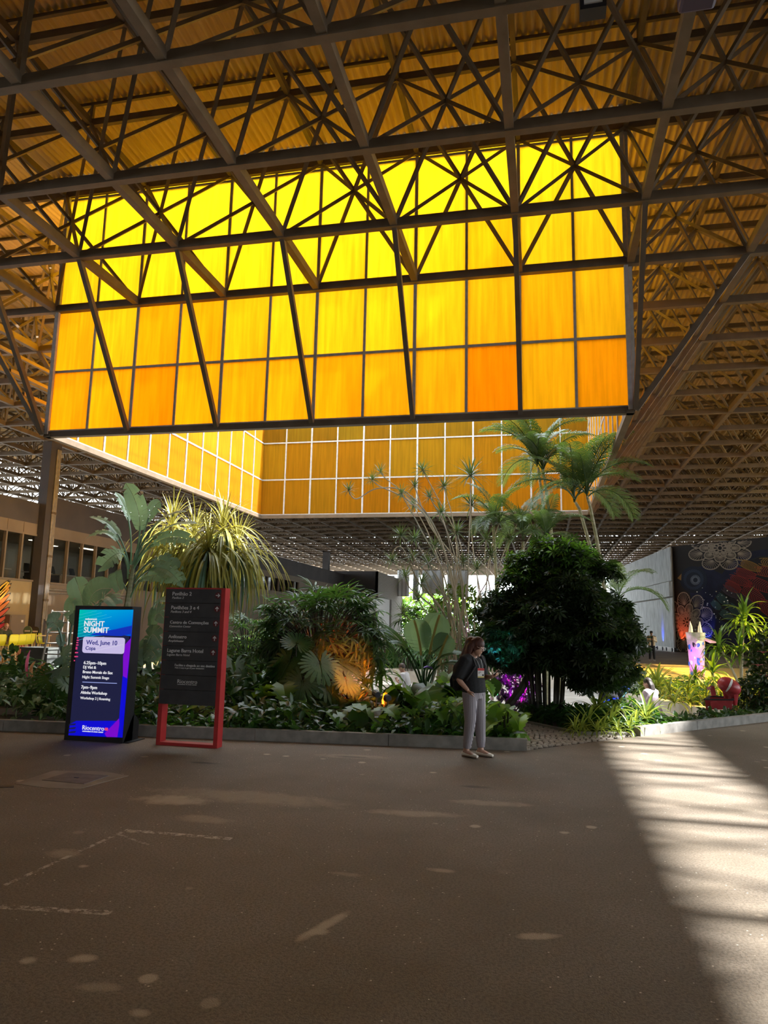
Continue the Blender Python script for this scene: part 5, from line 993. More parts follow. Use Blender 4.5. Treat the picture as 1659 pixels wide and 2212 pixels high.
def person(label, loc, yaw, J, Ms=skin, sc=1.0, vox=.008, hands=True):
    t = thing('person', label, 'person', loc); Mx = Matrix.Translation(loc) @ Matrix.Rotation(yaw, 4, 'Z') @ Matrix.Scale(sc, 4)
    blob('body', xform(body_mesh(J, hands=hands), Mx), Ms, t, vox, 3); eyeW = mat('eye', (.05, .04, .035), .2) if 'eye' not in bpy.data.materials else bpy.data.materials['eye']
    T = J['headrot']
    for sd in (-1, 1): mb = MB(); mb.ball(J['head'] + T @ V3(.080, sd * .031, .017), .0105, 8, 6); xform(mb, Mx).build('eye', eyeW, t, True)
    return t, Mx
Ry = lambda a: Matrix.Rotation(a, 3, 'Y'); Rz = lambda a: Matrix.Rotation(a, 3, 'Z')
# woman with phone
Tw = Ry(rad(24))
JW = dict(spine=[V3(.01, 0, .93), V3(.0, 0, 1.08), V3(-.015, 0, 1.25), V3(-.02, 0, 1.375), V3(.01, 0, 1.425)], head=V3(.075, 0, 1.545), headrot=Tw,
          shR=V3(-.02, -.175, 1.355), shL=V3(-.01, .175, 1.355), elR=V3(-.115, -.25, 1.10), wrR=V3(.055, -.224, .94), elL=V3(.02, .235, 1.10), wrL=V3(.24, .13, 1.125),
          hpR=V3(.0, -.09, .88), hpL=V3(.02, .09, .88), knR=V3(.01, -.095, .49), knL=V3(.055, .10, .49), anR=V3(-.045, -.10, .085), anL=V3(.07, .10, .085), footR=Rz(-.05) @ V3(1, 0, 0), footL=Rz(.1) @ V3(1, 0, 0),
          hdR=(V3(.15, .95, -1), V3(.2, 1, .6)), hdL=(V3(1, -.15, .35), V3(-.25, -.2, 1)), curlR=.25, curlL=.75)
wloc = gnd(1022, 1634); wloc.z = 0; wyaw = rad(-27)
tw, Mw = person('standing person with long auburn hair, black top and striped trousers, looking at a phone', wloc, wyaw, JW, skin, 1.0, .0065)
shirt(JW, blackc, tw, Mw, .04, 1.05, -.03, .012, 'black_top', .03)
stripes = mat('striped_trouser_cloth', (.3, .27, .3), .85); wv = nd(stripes, 'ShaderNodeTexWave'); wv.inputs['Scale'].default_value = 27; wv.inputs['Distortion'].default_value = .6; wv.inputs['Detail Scale'].default_value = 2
tc_ = nd(stripes, 'ShaderNodeTexCoord'); mp_ = nd(stripes, 'ShaderNodeMapping'); mp_.inputs['Rotation'].default_value = (0, 0, rad(10)); rr_ = nd(stripes, 'ShaderNodeValToRGB'); rr_.color_ramp.elements[0].color = (.08, .07, .09, 1); rr_.color_ramp.elements[1].color = (.42, .38, .40, 1)
lk(stripes, tc_.outputs['Object'], mp_.inputs[0]); lk(stripes, mp_.outputs[0], wv.inputs['Vector']); lk(stripes, wv.outputs[0], rr_.inputs[0]); lk(stripes, rr_.outputs[0], bsdf(stripes).inputs['Base Color'])
trousers(JW, stripes, tw, Mw, .02, .09, .011, 'striped_trousers'); shoes(JW, mat('cream_leather', (.72, .66, .56), .35), tw, Mw, mat('tan_sole', (.2, .14, .1), .7))
for sd in ('R', 'L'):
    an = JW['an' + sd]; mb = MB(); mb.tube([an + V3(.045, -.045, -.045), an + V3(.05, 0, -.018), an + V3(.045, .045, -.045)], .006, 6); xform(mb, Mw).build('shoe_strap', bpy.data.materials['cream_leather'], tw)
hairm = noisy('auburn_hair', (.03, .009, .006), (.085, .022, .012), 60, .5, .4, stretch=(1, 1, .15)); mb = MB(); hd = JW['head']
mb.ball(hd + Tw @ V3(-.022, 0, .038), (.112, .094, .112), 18, 12, Tw); mb.ball(V3(-.03, 0, 1.605), (.098, .094, .095), 16, 10); mb.ball(V3(-.035, 0, 1.54), (.088, .102, .12), 16, 10); mb.ball(V3(-.085, -.01, 1.44), (.07, .115, .12), 16, 10)
for (pts, rr) in (([(-.02, 0, 1.60), (-.06, 0, 1.555), (-.095, 0, 1.50), (-.125, -.01, 1.42), (-.16, -.015, 1.33)], [(.04, .04), (.095, .075), (.108, .062), (.112, .05), (.085, .022)]), ([(.03, -.06, 1.645), (.012, -.092, 1.57), (-.02, -.112, 1.47), (-.075, -.125, 1.355)], [(.025, .05), (.028, .062), (.03, .055), (.02, .025)]), ([(.03, .06, 1.645), (.012, .092, 1.57), (-.01, .105, 1.47), (-.055, .12, 1.37)], [(.025, .05), (.028, .062), (.03, .055), (.02, .025)]), ([(.07, -.045, 1.655), (.108, -.05, 1.61), (.098, -.068, 1.55), (.06, -.085, 1.48)], [(.04, .02), (.03, .016), (.02, .016), (.012, .012)]), ([(.07, .045, 1.655), (.108, .05, 1.61), (.098, .068, 1.55), (.06, .085, 1.48)], [(.04, .02), (.03, .016), (.02, .016), (.012, .012)])):
    mb.tube([V3(*p) for p in pts], rr, 10, up=(1, 0, 0))
blob('hair', xform(mb, Mw), hairm, tw, .009, 9)
glm = mat('clear_pink_glasses', (.75, .62, .6), .15); mb = MB()
for sd in (-1, 1):
    cpt = hd + Tw @ V3(.104, sd * .034, .016); mb.tube([cpt + Tw @ V3(0, .024 * math.cos(a), .02 * math.sin(a)) for a in [i * math.pi / 6 for i in range(13)]], .002, 5); mb.tube([hd + Tw @ V3(.1, sd * .06, .02), hd + Tw @ V3(.0, sd * .084, .02)], .003, 5)
xform(mb, Mw).build('glasses', glm, tw)
mb = MB()
for k in range(8):
    pass
bc = V3(.165, -.055, 1.185); bt = Rz(rad(-42))
for y in (-.07, .045): mb.tube([V3(.02, y * 1.1, 1.43), V3(.105, y, 1.36), V3(.145, y * .7 - .02, 1.29), bc + bt @ V3(.012, .02 if y > 0 else -.02, .065)], .0035, 5)
xform(mb, Mw).build('lanyard', greytxt, tw)
mb = MB(); mb.box((-.002, -.048, -.07), (.003, .048, .065)); mb.v = [tuple(bc + bt @ Vector(v)) for v in mb.v]; bdg = xform(mb, Mw).build('badge', white, tw)
for nm, lo, hi, M in (('badge_red_band', (.0035, -.048, .03), (.005, .048, .065), mat('badge_red', (.55, .06, .06), .5)), ('badge_yellow_band', (.0035, -.048, -.07), (.005, .048, -.05), mat('badge_yellow', (.6, .5, .15), .5)), ('name_print', (.0035, -.04, .005), (.005, .0, .012), dark), ('name_print', (.0035, -.04, -.012), (.005, -.015, -.006), dark), ('code_mark', (.0035, .018, -.045), (.005, .04, -.022), dark)):
    mb = MB(); mb.box(lo, hi); mb.v = [tuple(bc + bt @ Vector(v)) for v in mb.v]; xform(mb, Mw).build(nm, M, bdg)
# her phone and backpack
ph = JW['wrL'] + JW['hdL'][0].normalized() * .095 + V3(.0, -.01, .03); t = thing('phone', 'dark phone held by the person in striped trousers', 'phone', Mw @ ph); mb = MB(); mb.box((-.075, -.036, -.004), (.075, .036, .004)); Tp = Ry(rad(-32)); mb.v = [tuple(ph + Tp @ Vector(v)) for v in mb.v]; xform(mb, Mw).build('phone_body', dark, t)
mb = MB(); mb.box((-.07, -.032, .0042), (.07, .032, .005)); mb.v = [tuple(ph + Tp @ Vector(v)) for v in mb.v]; xform(mb, Mw).build('phone_screen', mat('phone_glass', (.05, .05, .06), .1), t)
t = thing('backpack', 'black backpack worn by the person in striped trousers', 'backpack', Mw @ V3(-.24, 0, .93)); mb = MB(); mb.tube([V3(-.205, 0, .91), V3(-.215, 0, .95), V3(-.225, 0, 1.1), V3(-.22, 0, 1.25), V3(-.2, 0, 1.33)], [(.12, .06), (.15, .09), (.155, .105), (.145, .09), (.09, .045)], 14, up=(1, 0, 0)); blob('bag', xform(mb, Mw), blackc, t, .012, 2)
mb = MB(); mb.tube([V3(-.33, 0, .95), V3(-.335, 0, 1.05), V3(-.32, 0, 1.12)], [(.10, .03), (.11, .035), (.09, .02)], 10, up=(1, 0, 0)); blob('front_pocket', xform(mb, Mw), blackc, t, .012, 2)
for sd in (-1, 1): mb = MB(); mb.tube([V3(-.16, sd * .1, 1.3), V3(-.06, sd * .115, 1.445), V3(.07, sd * .12, 1.40), V3(.125, sd * .13, 1.28), V3(.02, sd * .2, 1.08), V3(-.12, sd * .15, 1.0)], .014, 6); xform(mb, Mw).build('strap', dark, t)
# generic poses
def pose(seated=False, lean=0., arms='phone', headdown=12, turn=0):
    z = .0; T = Rz(rad(turn)) @ Ry(rad(headdown)); L = V3(lean, 0, 0); hz = .5 if seated else .93; d = hz - .93
    J = dict(spine=[V3(0, 0, hz), V3(.01, 0, hz + .16) + L * .3, V3(0, 0, hz + .34) + L * .7, V3(-.01, 0, hz + .48) + L, V3(.01, 0, hz + .53) + L * 1.1], head=V3(.03, 0, hz + .66) + L * 1.35, headrot=T, shR=V3(-.01, -.19, hz + .46) + L, shL=V3(-.01, .19, hz + .46) + L)
    if arms == 'phone': J.update(elR=V3(.02, -.26, hz + .20) + L * .8, elL=V3(.02, .26, hz + .20) + L * .8, wrR=V3(.24, -.06, hz + .28) + L * .8, wrL=V3(.24, .06, hz + .28) + L * .8, hdR=(V3(.4, .8, .3), V3(0, .2, 1)), hdL=(V3(.4, -.8, .3), V3(0, -.2, 1)))
    else: J.update(elR=V3(.12, -.24, hz + .2) + L * .8, elL=V3(.12, .24, hz + .2) + L * .8, wrR=V3(.33, -.13, hz + .1), wrL=V3(.33, .13, hz + .1), hdR=(V3(1, .2, -.2), V3(0, .2, -1)), hdL=(V3(1, -.2, -.2), V3(0, -.2, -1)))
    if seated: J.update(hpR=V3(.03, -.1, .48), hpL=V3(.03, .1, .48), knR=V3(.45, -.12, .5), knL=V3(.45, .12, .5), anR=V3(.42, -.12, .085), anL=V3(.46, .12, .085))
    else: J.update(hpR=V3(0, -.09, .9), hpL=V3(0, .09, .9), knR=V3(.03, -.10, .49), knL=V3(.0, .11, .49), anR=V3(.0, -.13, .085), anL=V3(-.05, .13, .085))
    return J
def hair(J, Mx, t, M, long=0):
    mb = MB(); T = J['headrot']; hd = J['head']; mb.ball(hd + T @ V3(-.022, 0, .042), (.106, .09, .10), 14, 10, T)
    if long: mb.tube([hd + T @ V3(-.06, 0, .06), hd + V3(-.11, 0, -.04), hd + V3(-.14, 0, -.16), hd + V3(-.13, 0, -.16 - long)], [(.08, .05), (.10, .05), (.10, .045), (.07, .025)], 10, up=(1, 0, 0))
    return blob('hair', xform(mb, Mx), M, t, .012, 2)
brownh = mat('dark_brown_hair', (.03, .018, .012), .6); greyh = mat('grey_hair', (.25, .23, .22), .7)
# man in beige jacket
J = pose(); q = gnd(1409, 1427); q.z = 0
t, Mx = person('person in open beige jacket and dark cap standing far behind, looking at a phone', q, math.atan2(-q.y, -q.x) + .1, J, skin2, 1.02, .013); shirt(J, blackc, t, Mx, .012, .9, -.02, .015, 'black_shirt'); trousers(J, blackc, t, Mx, .02, 0, .015); shoes(J, dark, t, Mx, white)
beige = noisy('beige_jacket_cloth', (.46, .38, .26), (.56, .47, .33), 10, .85); mb = MB(); s_ = J['spine']
for sd, nm in ((-1, 'R'), (1, 'L')):
    mb.tube([s_[0] + V3(0, sd * .10, -.06), s_[1] + V3(0, sd * .11, 0), s_[2] + V3(0, sd * .11, 0), s_[3] + V3(0, sd * .1, .03)], [(.10, .15), (.095, .145), (.095, .145), (.07, .09)], 12, up=(1, 0, 0)); mb.tube([J['sh' + nm], J['sh' + nm].lerp(J['el' + nm], .5), J['el' + nm], J['wr' + nm]], [.085, .08, .075, .055], 10)
blob('beige_jacket', xform(mb, Mx), beige, t, .016, 3); mb = MB(); T = J['headrot']; hd = J['head']; mb.ball(hd + T @ V3(-.015, 0, .07), (.108, .092, .075), 12, 8, T); mb.tube([hd + T @ V3(.06, 0, .08), hd + T @ V3(.17, 0, .06)], [(.075, .01), (.05, .006)], 10, up=(0, 0, 1)); blob('cap', xform(mb, Mx), blackc, t, .012, 1)
# seated person in white with her back to the camera
J = pose(True, .12, 'lap', 18, 20); q = at(1417, 1560, 18.6); q.z = -.6
t, Mx = person('seated person with long dark hair in a white and pink top, seen from behind', q, rad(140), J, skin, 1.0, .011); q2 = mat('white_pink_cloth', (.72, .58, .62), .85); shirt(J, q2, t, Mx, .03, .9, -.03, .014, 'white_top'); trousers(J, blackc, t, Mx, .02, .1, .014); shoes(J, white, t, Mx); hair(J, Mx, t, brownh, .16)
mb = MB(); mb.cbox((q.x, q.y, -.38), (.5, .5, .44)); tag(mb.build('stool', palecon), 'low pale seat block under the seated person in white', 'seat')
# seated person in dark clothes with a backpack lit by blue arcs
J = pose(True, .1, 'lap', 10); q = at(1322, 1560, 17.6); q.z = -.6
t, Mx = person('seated person in dark clothes seen from behind, blue glowing arcs on the backpack', q, rad(80), J, skin2, 1.03, .011); shirt(J, blackc, t, Mx, .03, 1.8, -.03, .014, 'dark_top'); trousers(J, blackc, t, Mx, .02, 0, .014); shoes(J, dark, t, Mx); hair(J, Mx, t, brownh)
mb = MB(); mb.cbox((q.x, q.y, -.38), (.5, .5, .44)); tag(mb.build('stool', palecon), 'low pale seat block under the seated person in dark clothes', 'seat')
bp = thing('backpack', 'dark backpack with glowing blue arcs on the back of the seated person', 'backpack', Mx @ V3(-.25, 0, .55)); mb = MB(); mb.tube([V3(-.16, 0, .55), V3(-.17, 0, .65), V3(-.13, 0, .9), V3(-.06, 0, 1.0)], [(.15, .07), (.18, .1), (.17, .1), (.1, .05)], 12, up=(1, 0, 0)); blob('bag', xform(mb, Mx), blackc, bp, .014, 2)
neon = emis('blue_neon', (.0, .03, 1.0), 3.0)
for (y0, z0, y1, z1, zc) in ((.24, .70, -.17, .88, .88), (-.2, .80, -.26, .62, .74), (.0, .66, -.08, .70, .69), (-.12, .66, -.2, .56, .62)): mb = MB(); mb.tube(bez((-.285, y0, z0), (-.3, (y0 + y1) / 2, zc), (-.27, y1, z1), 8), .014, 6); xform(mb, Mx).build('glowing_arc', neon, bp)
# person on the low wall with curly hair
J = pose(True, .14, 'phone', 22); q = at(882, 1500, 21.5); q.z = -.6
t, Mx = person('person with short curly hair sitting by the pale bench block, seen from behind', q, rad(170), J, skin2, 1.0, .011); shirt(J, mat('grey_knit', (.34, .33, .33), .9), t, Mx, .025, .9, -.03, .014, 'grey_top'); trousers(J, blackc, t, Mx, .02, 0, .014); shoes(J, white, t, Mx); hair(J, Mx, t, brownh)
mb = MB(); mb.cbox((q.x, q.y, -.38), (.5, .5, .44)); tag(mb.build('stool', palecon), 'low pale seat block under the curly haired person', 'seat')
# person with blue cap behind the monstera
J = pose(True, .22, 'phone', 35); q = at(322, 1560, 17.2); q.z = -.6; bluec = mat('bright_blue_cloth', (.04, .16, .62), .7)
t, Mx = person('person in a bright blue cap and blue top bending down behind the leaves', q, rad(-25), J, skin, 1.05, .011); shirt(J, bluec, t, Mx, .03, .9, -.03, .014, 'blue_top'); trousers(J, blackc, t, Mx, .02, 0, .014); shoes(J, dark, t, Mx)
mb = MB(); T = J['headrot']; hd = J['head']; mb.ball(hd + T @ V3(-.015, 0, .06), (.112, .096, .085), 14, 10, T); mb.tube([hd + T @ V3(.06, 0, .07), hd + T @ V3(.18, 0, .055)], [(.078, .01), (.055, .006)], 10, up=(0, 0, 1)); blob('cap', xform(mb, Mx), bluec, t, .011, 1)
mb = MB(); mb.cbox((q.x, q.y, -.38), (.5, .5, .44)); tag(mb.build('stool', palecon), 'low pale seat block under the person in the blue cap', 'seat')

# ------------------------------------------------------------------ cafe corner on the left
ylw = mat('yellow_plastic', (.62, .60, .03), .4); wood = noisy('pale_wood_top', (.5, .38, .2), (.62, .48, .28), 5, .5)
def bar_chair(label, x, y, rz):
    t = thing('bar_chair', label, 'chair', (x, y, 0), 'yellow bar chairs'); Mx = Matrix.Translation((x, y, 0)) @ Matrix.Rotation(rz, 4, 'Z')
    mb = MB(); mb.tube([V3(-.2, 0, .77), V3(0, 0, .75), V3(.2, 0, .77)], [(.2, .02), (.23, .022), (.2, .018)], 10, up=(0, 0, 1)); xform(mb, Mx).build('seat', ylw, t, True)
    mb = MB(); mb.tube([V3(-.19, 0, .77), V3(-.235, 0, .95), V3(-.25, 0, 1.12), V3(-.26, 0, 1.17)], [(.2, .018), (.23, .018), (.22, .016), (.17, .012)], 10, up=(1, 0, 0)); xform(mb, Mx).build('backrest', ylw, t, True)
    for a in (-1, 1):
        for b in (-1, 1): mb = MB(); mb.tube([V3(a * .15, b * .15, .75), V3(a * .22, b * .22, 0)], .014, 6); xform(mb, Mx).build('leg', wood, t)
    mb = MB(); P_ = [V3(.195, .195, .27), V3(-.195, .195, .27), V3(-.195, -.195, .27), V3(.195, -.195, .27), V3(.195, .195, .27)]; mb.tube(P_, .009, 5); xform(mb, Mx).build('footrest', steel, t)
def bar_table(label, x, y, L):
    t = thing('bar_table', label, 'table', (x, y, 0)); mb = MB(); mb.cbox((x, y, 1.06), (.6, L, .04)); mb.build('tabletop', wood, t)
    for a in (-1, 1):
        for b in (-1, 1): mb = MB(); mb.beam((x + a * .24, y + b * (L / 2 - .1), 0), (x + a * .24, y + b * (L / 2 - .1), 1.04), .05); mb.build('leg', wood, t)
    mb = MB(); mb.beam((x, y - L / 2 + .1, .25), (x, y + L / 2 - .1, .25), .04); mb.build('stretcher', wood, t)
cp = at(38, 1376, 25.0); bar_table('long high cafe table behind the yellow bar chairs at the left edge', cp.x - .5, 24.6, 2.6); c2 = at(76, 1378, 26.6); bar_table('second high cafe table, nearer the metal box', c2.x - .2, 26.9, 1.2)
for k, (px, Y, rz) in enumerate(((-6, 23.6, 2.6), (18, 23.9, 3.0), (35, 24.6, 3.1), (46, 25.2, 3.2), (55, 25.7, 3.2), (90, 26.6, .6), (97, 27.0, .3))):
    p = at(px, 1400, Y); bar_chair('yellow bar chair at the left cafe tables, ' + ('cut by the left frame edge', 'first whole one from the left', 'second whole one from the left', 'third from the left, half hidden', 'fourth from the left, beside the table end', 'turned sideways near the metal box', 'farthest right, beside the frame tower')[k], p.x, Y, rz)
for k, (px, py, Y) in enumerate(((60, 1363, 25.9), (77, 1364, 26.8))):
    p = at(px, py, Y); t = thing('paddle_sign', ('round green sign on a stalk above the yellow chairs', 'round dark sign on a stalk beside the metal box')[k], 'sign', (p.x, Y, 0)); mb = MB(); mb.tube([(p.x, Y, 0), (p.x, Y, p.z - .15)], .03, 8); mb.build('stalk', wood, t); mb = MB(); mb.tube([(p.x, Y - .02, p.z), (p.x, Y + .02, p.z)], .2, 20); mb.build('disc', mat('sign_green' if k == 0 else 'sign_dark', (.13, .2, .1) if k == 0 else (.05, .05, .04), .5), t); mb = MB(); mb.cbox((p.x, Y - .03, p.z), (.24, .01, .06)); mb.build('sign_band', white, t)
for k, (px, Y) in enumerate(((42, 26.2), (51, 26.6))):
    p = at(px, 1405, Y); t = thing('red_bin', ('red bin standing under the cafe table, left one', 'red bin standing under the cafe table, right one')[k], 'bin', (p.x, Y, 0)); mb = MB(); mb.tube([(p.x, Y, 0), (p.x, Y, .62)], [.17, .2], 12); mb.build('bin_body', red, t); mb = MB(); mb.tube([(p.x, Y, .62), (p.x, Y, .66)], [.21, .2], 12); mb.build('bin_rim', red, t)
J = pose(True, .1, 'lap', 15); q = at(4, 1400, 24.3); q.z = .27
t, Mx = person('bald seated person in dark shirt at the cafe table by the left frame edge', (q.x, q.y, .3), rad(-20), J, skin, 1.0, .012); shirt(J, mat('dark_green_cloth', (.05, .06, .035), .9), t, Mx, .025, .9, -.03, .015, 'dark_shirt'); trousers(J, mat('khaki_cloth', (.2, .17, .1), .9), t, Mx, .02, 0, .015); shoes(J, dark, t, Mx)
mb = MB(); mb.cbox((q.x, q.y, .72), (.42, .42, .05)); st_ = mb.build('bar_stool', ylw); tag(st_, 'yellow stool under the seated person at the left frame edge', 'stool')
for a in (-1, 1):
    for b in (-1, 1): mb = MB(); mb.tube([(q.x + a * .15, q.y + b * .15, .7), (q.x + a * .19, q.y + b * .19, 0)], .014, 6); mb.build('leg', wood, st_)
# metal frame tower and grey crate among the banana leaves
p = at(136, 1400, 17.5); t = thing('frame_tower', 'grey tubular metal frame tower behind the banana leaves left of the totem', 'scaffold', (p.x, 17.5, 0)); H_ = at(136, 1318, 17.5).z
for a in (-1, 1):
    for b in (-1, 1): mb = MB(); mb.tube([(p.x + a * .42, 17.5 + b * .35, 0), (p.x + a * .25, 17.5 + b * .25, H_)], .025, 8); mb.build('upright', pipem, t)
for k in range(7):
    z = .3 + k * (H_ - .35) / 6; f = .42 - .17 * z / H_; g_ = .35 - .1 * z / H_; mb = MB()
    for q0, q1 in (((-f, -g_), (f, -g_)), ((f, -g_), (f, g_)), ((f, g_), (-f, g_)), ((-f, g_), (-f, -g_))): mb.tube([(p.x + q0[0], 17.5 + q0[1], z), (p.x + q1[0], 17.5 + q1[1], z)], .018, 6)
    mb.build('rung', pipem, t)
p = at(92, 1412, 17.6); t = thing('grey_crate', 'dark grey upright crate beside the frame tower behind the ivy bank', 'crate', (p.x, 17.6, 0)); zt = at(92, 1402, 17.6).z; mb = MB(); mb.box((p.x - .45, 17.3, 0), (p.x + .38, 17.9, zt)); mb.build('crate_body', noisy('grey_green_crate', (.06, .065, .06), (.09, .095, .085), 3, .7), t); mb = MB(); mb.box((p.x - .48, 17.27, zt), (p.x + .41, 17.93, zt + .05)); mb.build('crate_lid', bpy.data.materials['grey_green_crate'], t)
# heliconia by the ivy
p = at(62, 1440, 13.2); t = thing('heliconia', 'pink and orange heliconia flower stalks above the ivy bank at the left edge', 'flower', (p.x, 13.2, .1)); pk, orr = mat('hot_pink_bract', (.72, .08, .18), .45), mat('orange_bract', (.75, .34, .12), .45)
for k, (x, y, a, L, M) in enumerate(((60, 1462, 100, .55, pk), (66, 1455, 80, .28, orr), (78, 1452, 50, .26, orr), (86, 1448, 60, .22, orr), (80, 1462, 20, .2, pk), (88, 1462, 70, .2, orr), (72, 1468, 110, .24, orr))):
    q = at(x, y, 13.2); mb = MB(); blade(mb, L, .1, rad(a), rad(a - 20), 5, 'lance', .6, 0, q); mb.build('bract', M, t); mb = MB(); mb.tube([(q.x, q.y + .05, .1), q], .01, 5); mb.build('stalk', dkstem, t)

# ------------------------------------------------------------------ things on the right
# painted column
p = gnd(1506, 1466); p = Vector((5.75, 30.2, 0)); zt = at(1505, 1366, 30.2).z; t = thing('painted_column', 'tapered column painted in pink, white and blue with a green collar in the right planter', 'sculpture', p)
pc = noisy('lilac_paint', (.62, .30, .62), (.72, .62, .72), 1.4, .5); mb = MB(); mb.tube([p, p + V3(0, 0, zt * .5), p + V3(0, 0, zt - .3)], [.26, .29, .33], 20); mb.build('shaft', pc, t, True)
gc = noisy('green_white_paint', (.14, .3, .08), (.62, .66, .55), 3, .5); mb = MB(); mb.tube([p + V3(0, 0, zt - .3), p + V3(0, 0, zt)], [.335, .36], 20); mb.build('collar', gc, t)
bl, ye = mat('blue_paint', (.04, .2, .6), .5), mat('ochre_paint', (.6, .42, .08), .5)
for k in range(26):
    a = rad(R.uniform(190, 350)); z = R.uniform(.05, zt - .4); r = .27 + .06 * z / zt; M = R.choice((bl, bl, ye, dark, white)) if z < 1.6 else R.choice((dark, gc)); c = p + V3(r * math.cos(a), r * math.sin(a), z); n = V3(math.cos(a), math.sin(a), 0); s = n.cross(V3(0, 0, 1)); mb = MB(); rr = R.uniform(.04, .11)
    mb.prism([c + s * rr * math.cos(b) * R.uniform(.5, 1) + V3(0, 0, rr * 1.3 * math.sin(b)) * R.uniform(.5, 1.3) for b in [i * math.pi / 4 for i in range(8)]], n * .012); mb.build('painted_motif', M, t)
for x in (-.17, .17): mb = MB(); mb.tube([p + V3(x, 0, zt - .02), p + V3(x * .95, 0, zt + .2), p + V3(x * 1.05, 0, zt + .42)], [.09, .06, .008], 8); mb.build('pointed_ear', white, t)
mb = MB(); mb.tube([p + V3(.3, -.1, zt - .25), p + V3(.5, -.15, zt - .33), p + V3(.72, -.2, zt - .36)], [.05, .07, .02], 8); mb.build('side_spout', mat('cream_paint', (.66, .58, .42), .5), t)
# red cart
Yc = 17.9; t = thing('red_cart', 'red open-topped cart with upright red post and rounded hood beside the right planter wall', 'cart', at(1555, 1560, Yc)); rc = noisy('red_vinyl', (.34, .03, .035), (.44, .05, .055), 6, .35)
def cp_(x, y, d=0): return at(1480 + x * .09645, 1440 + y * .09646, Yc + d)
fb = [cp_(440, 735), cp_(1065, 745), cp_(1040, 960), cp_(470, 965)]; mb = MB(); bk = [cp_(560, 660, .75), cp_(1080, 690, .75), cp_(1060, 900, .75), cp_(560, 900, .75)]
mb.add(fb + bk, [(0, 1, 2, 3), (7, 6, 5, 4), (0, 3, 7, 4), (1, 5, 6, 2), (3, 2, 6, 7)]); mb.build('cart_body', rc, t)
mb = MB(); z_ = V3(0, 0, -.12); mb.add([fb[0] + z_, fb[1] + z_, bk[1] + z_, bk[0] + z_], [(0, 1, 2, 3)]); mb.build('grey_lining', noisy('grey_lining', (.4, .4, .42), (.52, .52, .55), 5, .8), t)
mb = MB()
for a, b in ((fb[0], fb[1]), (fb[1], bk[1]), (bk[1], bk[0]), (bk[0], fb[0])): mb.beam(a, b, .05, .03)
mb.build('black_rim', dark, t); mb = MB(); mb.prism([cp_(*q, -.03) for q in ((565, 790), (700, 775), (690, 930), (580, 930))], (0, -.05, 0)); mb.build('front_pocket', rc, t); mb = MB(); mb.prism([cp_(*q, -.09) for q in ((505, 895), (565, 885), (565, 910), (505, 918))], (0, -.01, 0)); mb.build('label_patch', white, t)
mb = MB(); mb.beam(cp_(640, 650, .4), cp_(600, 440, .4), .1, .06, up=(0, 1, 0)); mb.beam(cp_(605, 440, .4), cp_(500, 500, .35), .05, .03, up=(0, 1, 0)); mb.build('upright_post', rc, t)
mb = MB(); mb.tube([cp_(960, 690, .4), cp_(920, 560, .4), cp_(900, 450, .4)], [(.09, .04), (.08, .04), (.09, .04)], 8, up=(0, 1, 0)); mb.build('hood_stem', rc, t)
hc_ = cp_(985, 440, .4); mb = MB(); mb.ball(hc_ + V3(0, 0, .0), (.27, .22, .19), 16, 10, Ry(.5)); mb.build('hood', rc, t, True); mb = MB(); mb.tube([hc_ + V3(.05, 0, -.1), hc_ + V3(.1, 0, -.42)], [.16, .05], 10); mb.build('hood_skirt', rc, t)
mb = MB(); mb.ribbon([hc_ + Ry(.5) @ V3(-.04, -.225 * math.cos(a), .195 * math.sin(a)) for a in [rad(-50 + 14 * k) for k in range(9)]], .05, (0, -1, .2)); mb.build('white_stripe', white, t)
for k in (fb[3], fb[2]): mb = MB(); mb.tube([k + V3(0, .1, -.12), k + V3(0, .16, -.12)], .14, 12); mb.build('wheel', dark, t)
# ceiling fittings
p = at(1280, 8, 8.3); t = thing('floodlight', 'small black floodlight hanging from the roof frame at the top edge', 'lamp', p); mb = MB(); mb.cbox(p, (.32, .2, .3)); mb.build('lamp_housing', dark, t); mb = MB(); mb.cbox(p + V3(0, -.11, -.03), (.22, .02, .12)); mb.build('lens', greytxt, t); mb = MB(); mb.beam(p + V3(0, 0, .1), (p.x, p.y, max(ZL, p.z + .3)), .04); mb.build('bracket', steel, t)
p = at(1508, -6, 8.0); t = thing('ceiling_speaker', 'dark violet rounded box fixed under the roof frame at the top right edge', 'speaker', p); mb = MB(); mb.cbox(p + V3(0, 0, .08), (.42, .3, .3)); o = mb.build('cabinet', mat('violet_black', (.05, .035, .08), .5), t); bv = o.modifiers.new('b', 'BEVEL'); bv.width = .04; bv.segments = 2; mb = MB(); mb.beam(p, (p.x, p.y, max(ZL, p.z + .4)), .05); mb.build('bracket', steel, t)

# ------------------------------------------------------------------ coloured garden and wall spotlights (lamp plus its housing)
def spot(label, loc, target, col, power, ang=60, blend=.6):
    t = thing('garden_spotlight', label, 'lamp', loc, 'coloured spotlights'); d = (Vector(target) - Vector(loc)).normalized(); loc = Vector(loc); mb = MB(); mb.tube([loc - d * .12, loc - d * .02, loc + d * .02], [.05, .06, .065], 10); mb.build('housing', dark, t); mb = MB(); mb.tube([loc - V3(0, 0, .22), loc - d * .08], .012, 6); mb.build('spike', steel, t)
    mb = MB(); mb.tube([loc + d * .021, loc + d * .024], .05, 10); mb.build('lens', emis('lens_' + label[:12], col, 3), t)
    l = bpy.data.lights.new('spot', 'SPOT'); l.energy = power; l.color = col; l.spot_size = rad(ang); l.spot_blend = blend; l.shadow_soft_size = .04; o = bpy.data.objects.new('lamp_light', l); C.objects.link(o); o.parent = t; o.location = d * .05; o.rotation_euler = (-d).to_track_quat('Z', 'Y').to_euler(); return t
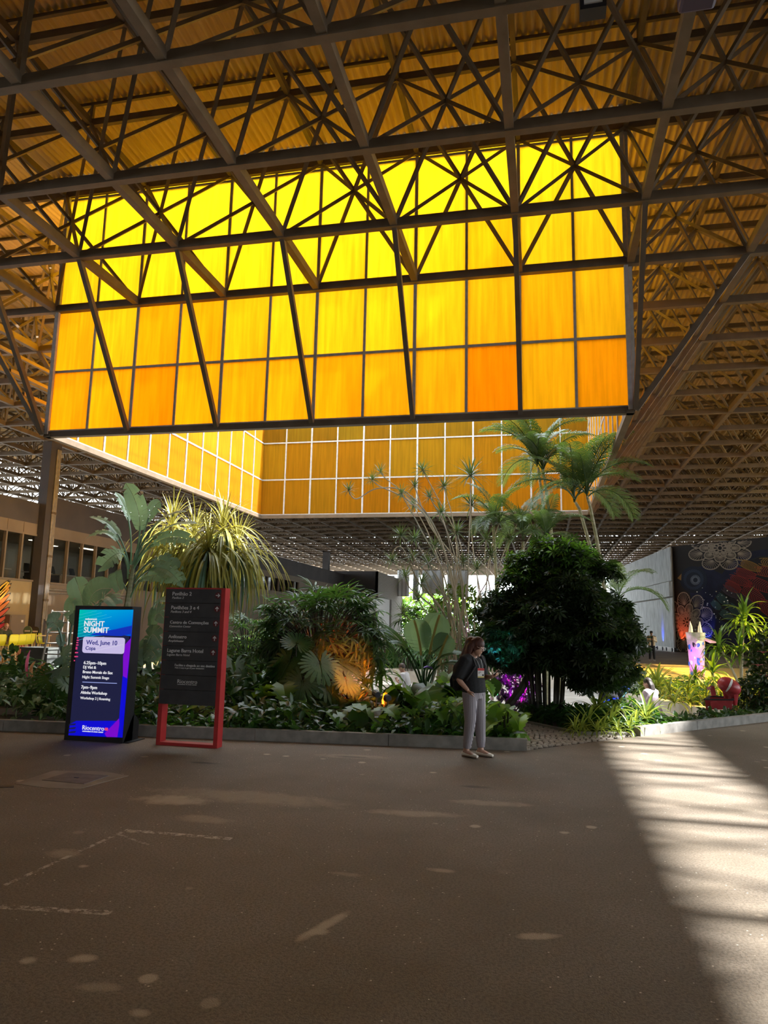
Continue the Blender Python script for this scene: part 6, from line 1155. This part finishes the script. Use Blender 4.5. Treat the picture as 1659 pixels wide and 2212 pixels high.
spot('orange spotlight among the low leaves, aimed at the monstera', at(812, 1498, 12.0), at(757, 1462, 13.4), (1, .12, .01), 1700, 36); spot('second orange spotlight, just right of the first one under the monstera', at(836, 1508, 12.2), at(800, 1505, 13.3), (1, .12, .01), 600, 35)
spot('magenta spotlight under the dark tree beside the leaning trunk', at(1150, 1515, 15.6), at(1115, 1470, 16.6), (.75, .02, 1), 260, 60)
spot('blue spotlight at the kerb just right of the person in striped trousers', at(1043, 1560, 11.95), at(1060, 1500, 12.4), (.0, .25, 1), 70, 80); spot('cyan spotlight inside the foliage left of the dark tree', at(1075, 1520, 13.7), at(1075, 1350, 14.6), (.05, .6, 1), 160, 55)
spot('blue spotlight under the right side of the dark tree', at(1345, 1535, 15.0), at(1345, 1400, 15.4), (.02, .05, 1), 220, 45); spot('violet spotlight in the right planter lighting the painted column', at(1480, 1480, 28.5), at(1505, 1410, 30.0), (.8, .2, 1), 140, 60)
for k, (x, c_, lab) in enumerate(((1476, (1, .1, .03), 'red spotlight at the foot of the mural wall below the lower line flower'), (1530, (.03, .06, 1), 'blue spotlight at the foot of the mural wall beside the corn plants'))): b_ = onW(x, 1400, .7); b_.z = .25; tg = onW(x, 1360, 0); spot(lab, b_, tg, c_, 170, 40)
for k, (x, c_) in enumerate(((1385, (1, .12, .05)), (1428, (.05, .1, 1)))):
    a_ = Aw.lerp(Bw, (.55, .12)[k]); spot(('red spotlight at the foot of the timber-grain panels, far one', 'blue spotlight at the foot of the timber-grain panels, near one')[k], a_ + nP * .6 + V3(0, 0, .3), a_ + V3(0, 0, 1.4), c_, 160, 45)
# ------------------------------------------------------------------ lettering to meshes, fitted to width
bpy.context.view_layer.update(); dg = bpy.context.evaluated_depsgraph_get()
for o, wd in TEXTS:
    me = bpy.data.meshes.new_from_object(o.evaluated_get(dg)); xs = [v.co.x for v in me.vertices]; x0 = min(xs); k = wd / max(1e-6, max(xs) - x0)
    for v in me.vertices: v.co.x = (v.co.x - x0) * k; v.co.y *= k
    n = link('lettering', me, None, None, loc=WL[o.name]); n.parent = o.parent; n.location = o.location; n.rotation_euler = o.rotation_euler
    if not me.materials: me.materials.append(o.data.materials[0])
for o, wd in TEXTS: bpy.data.objects.remove(o)
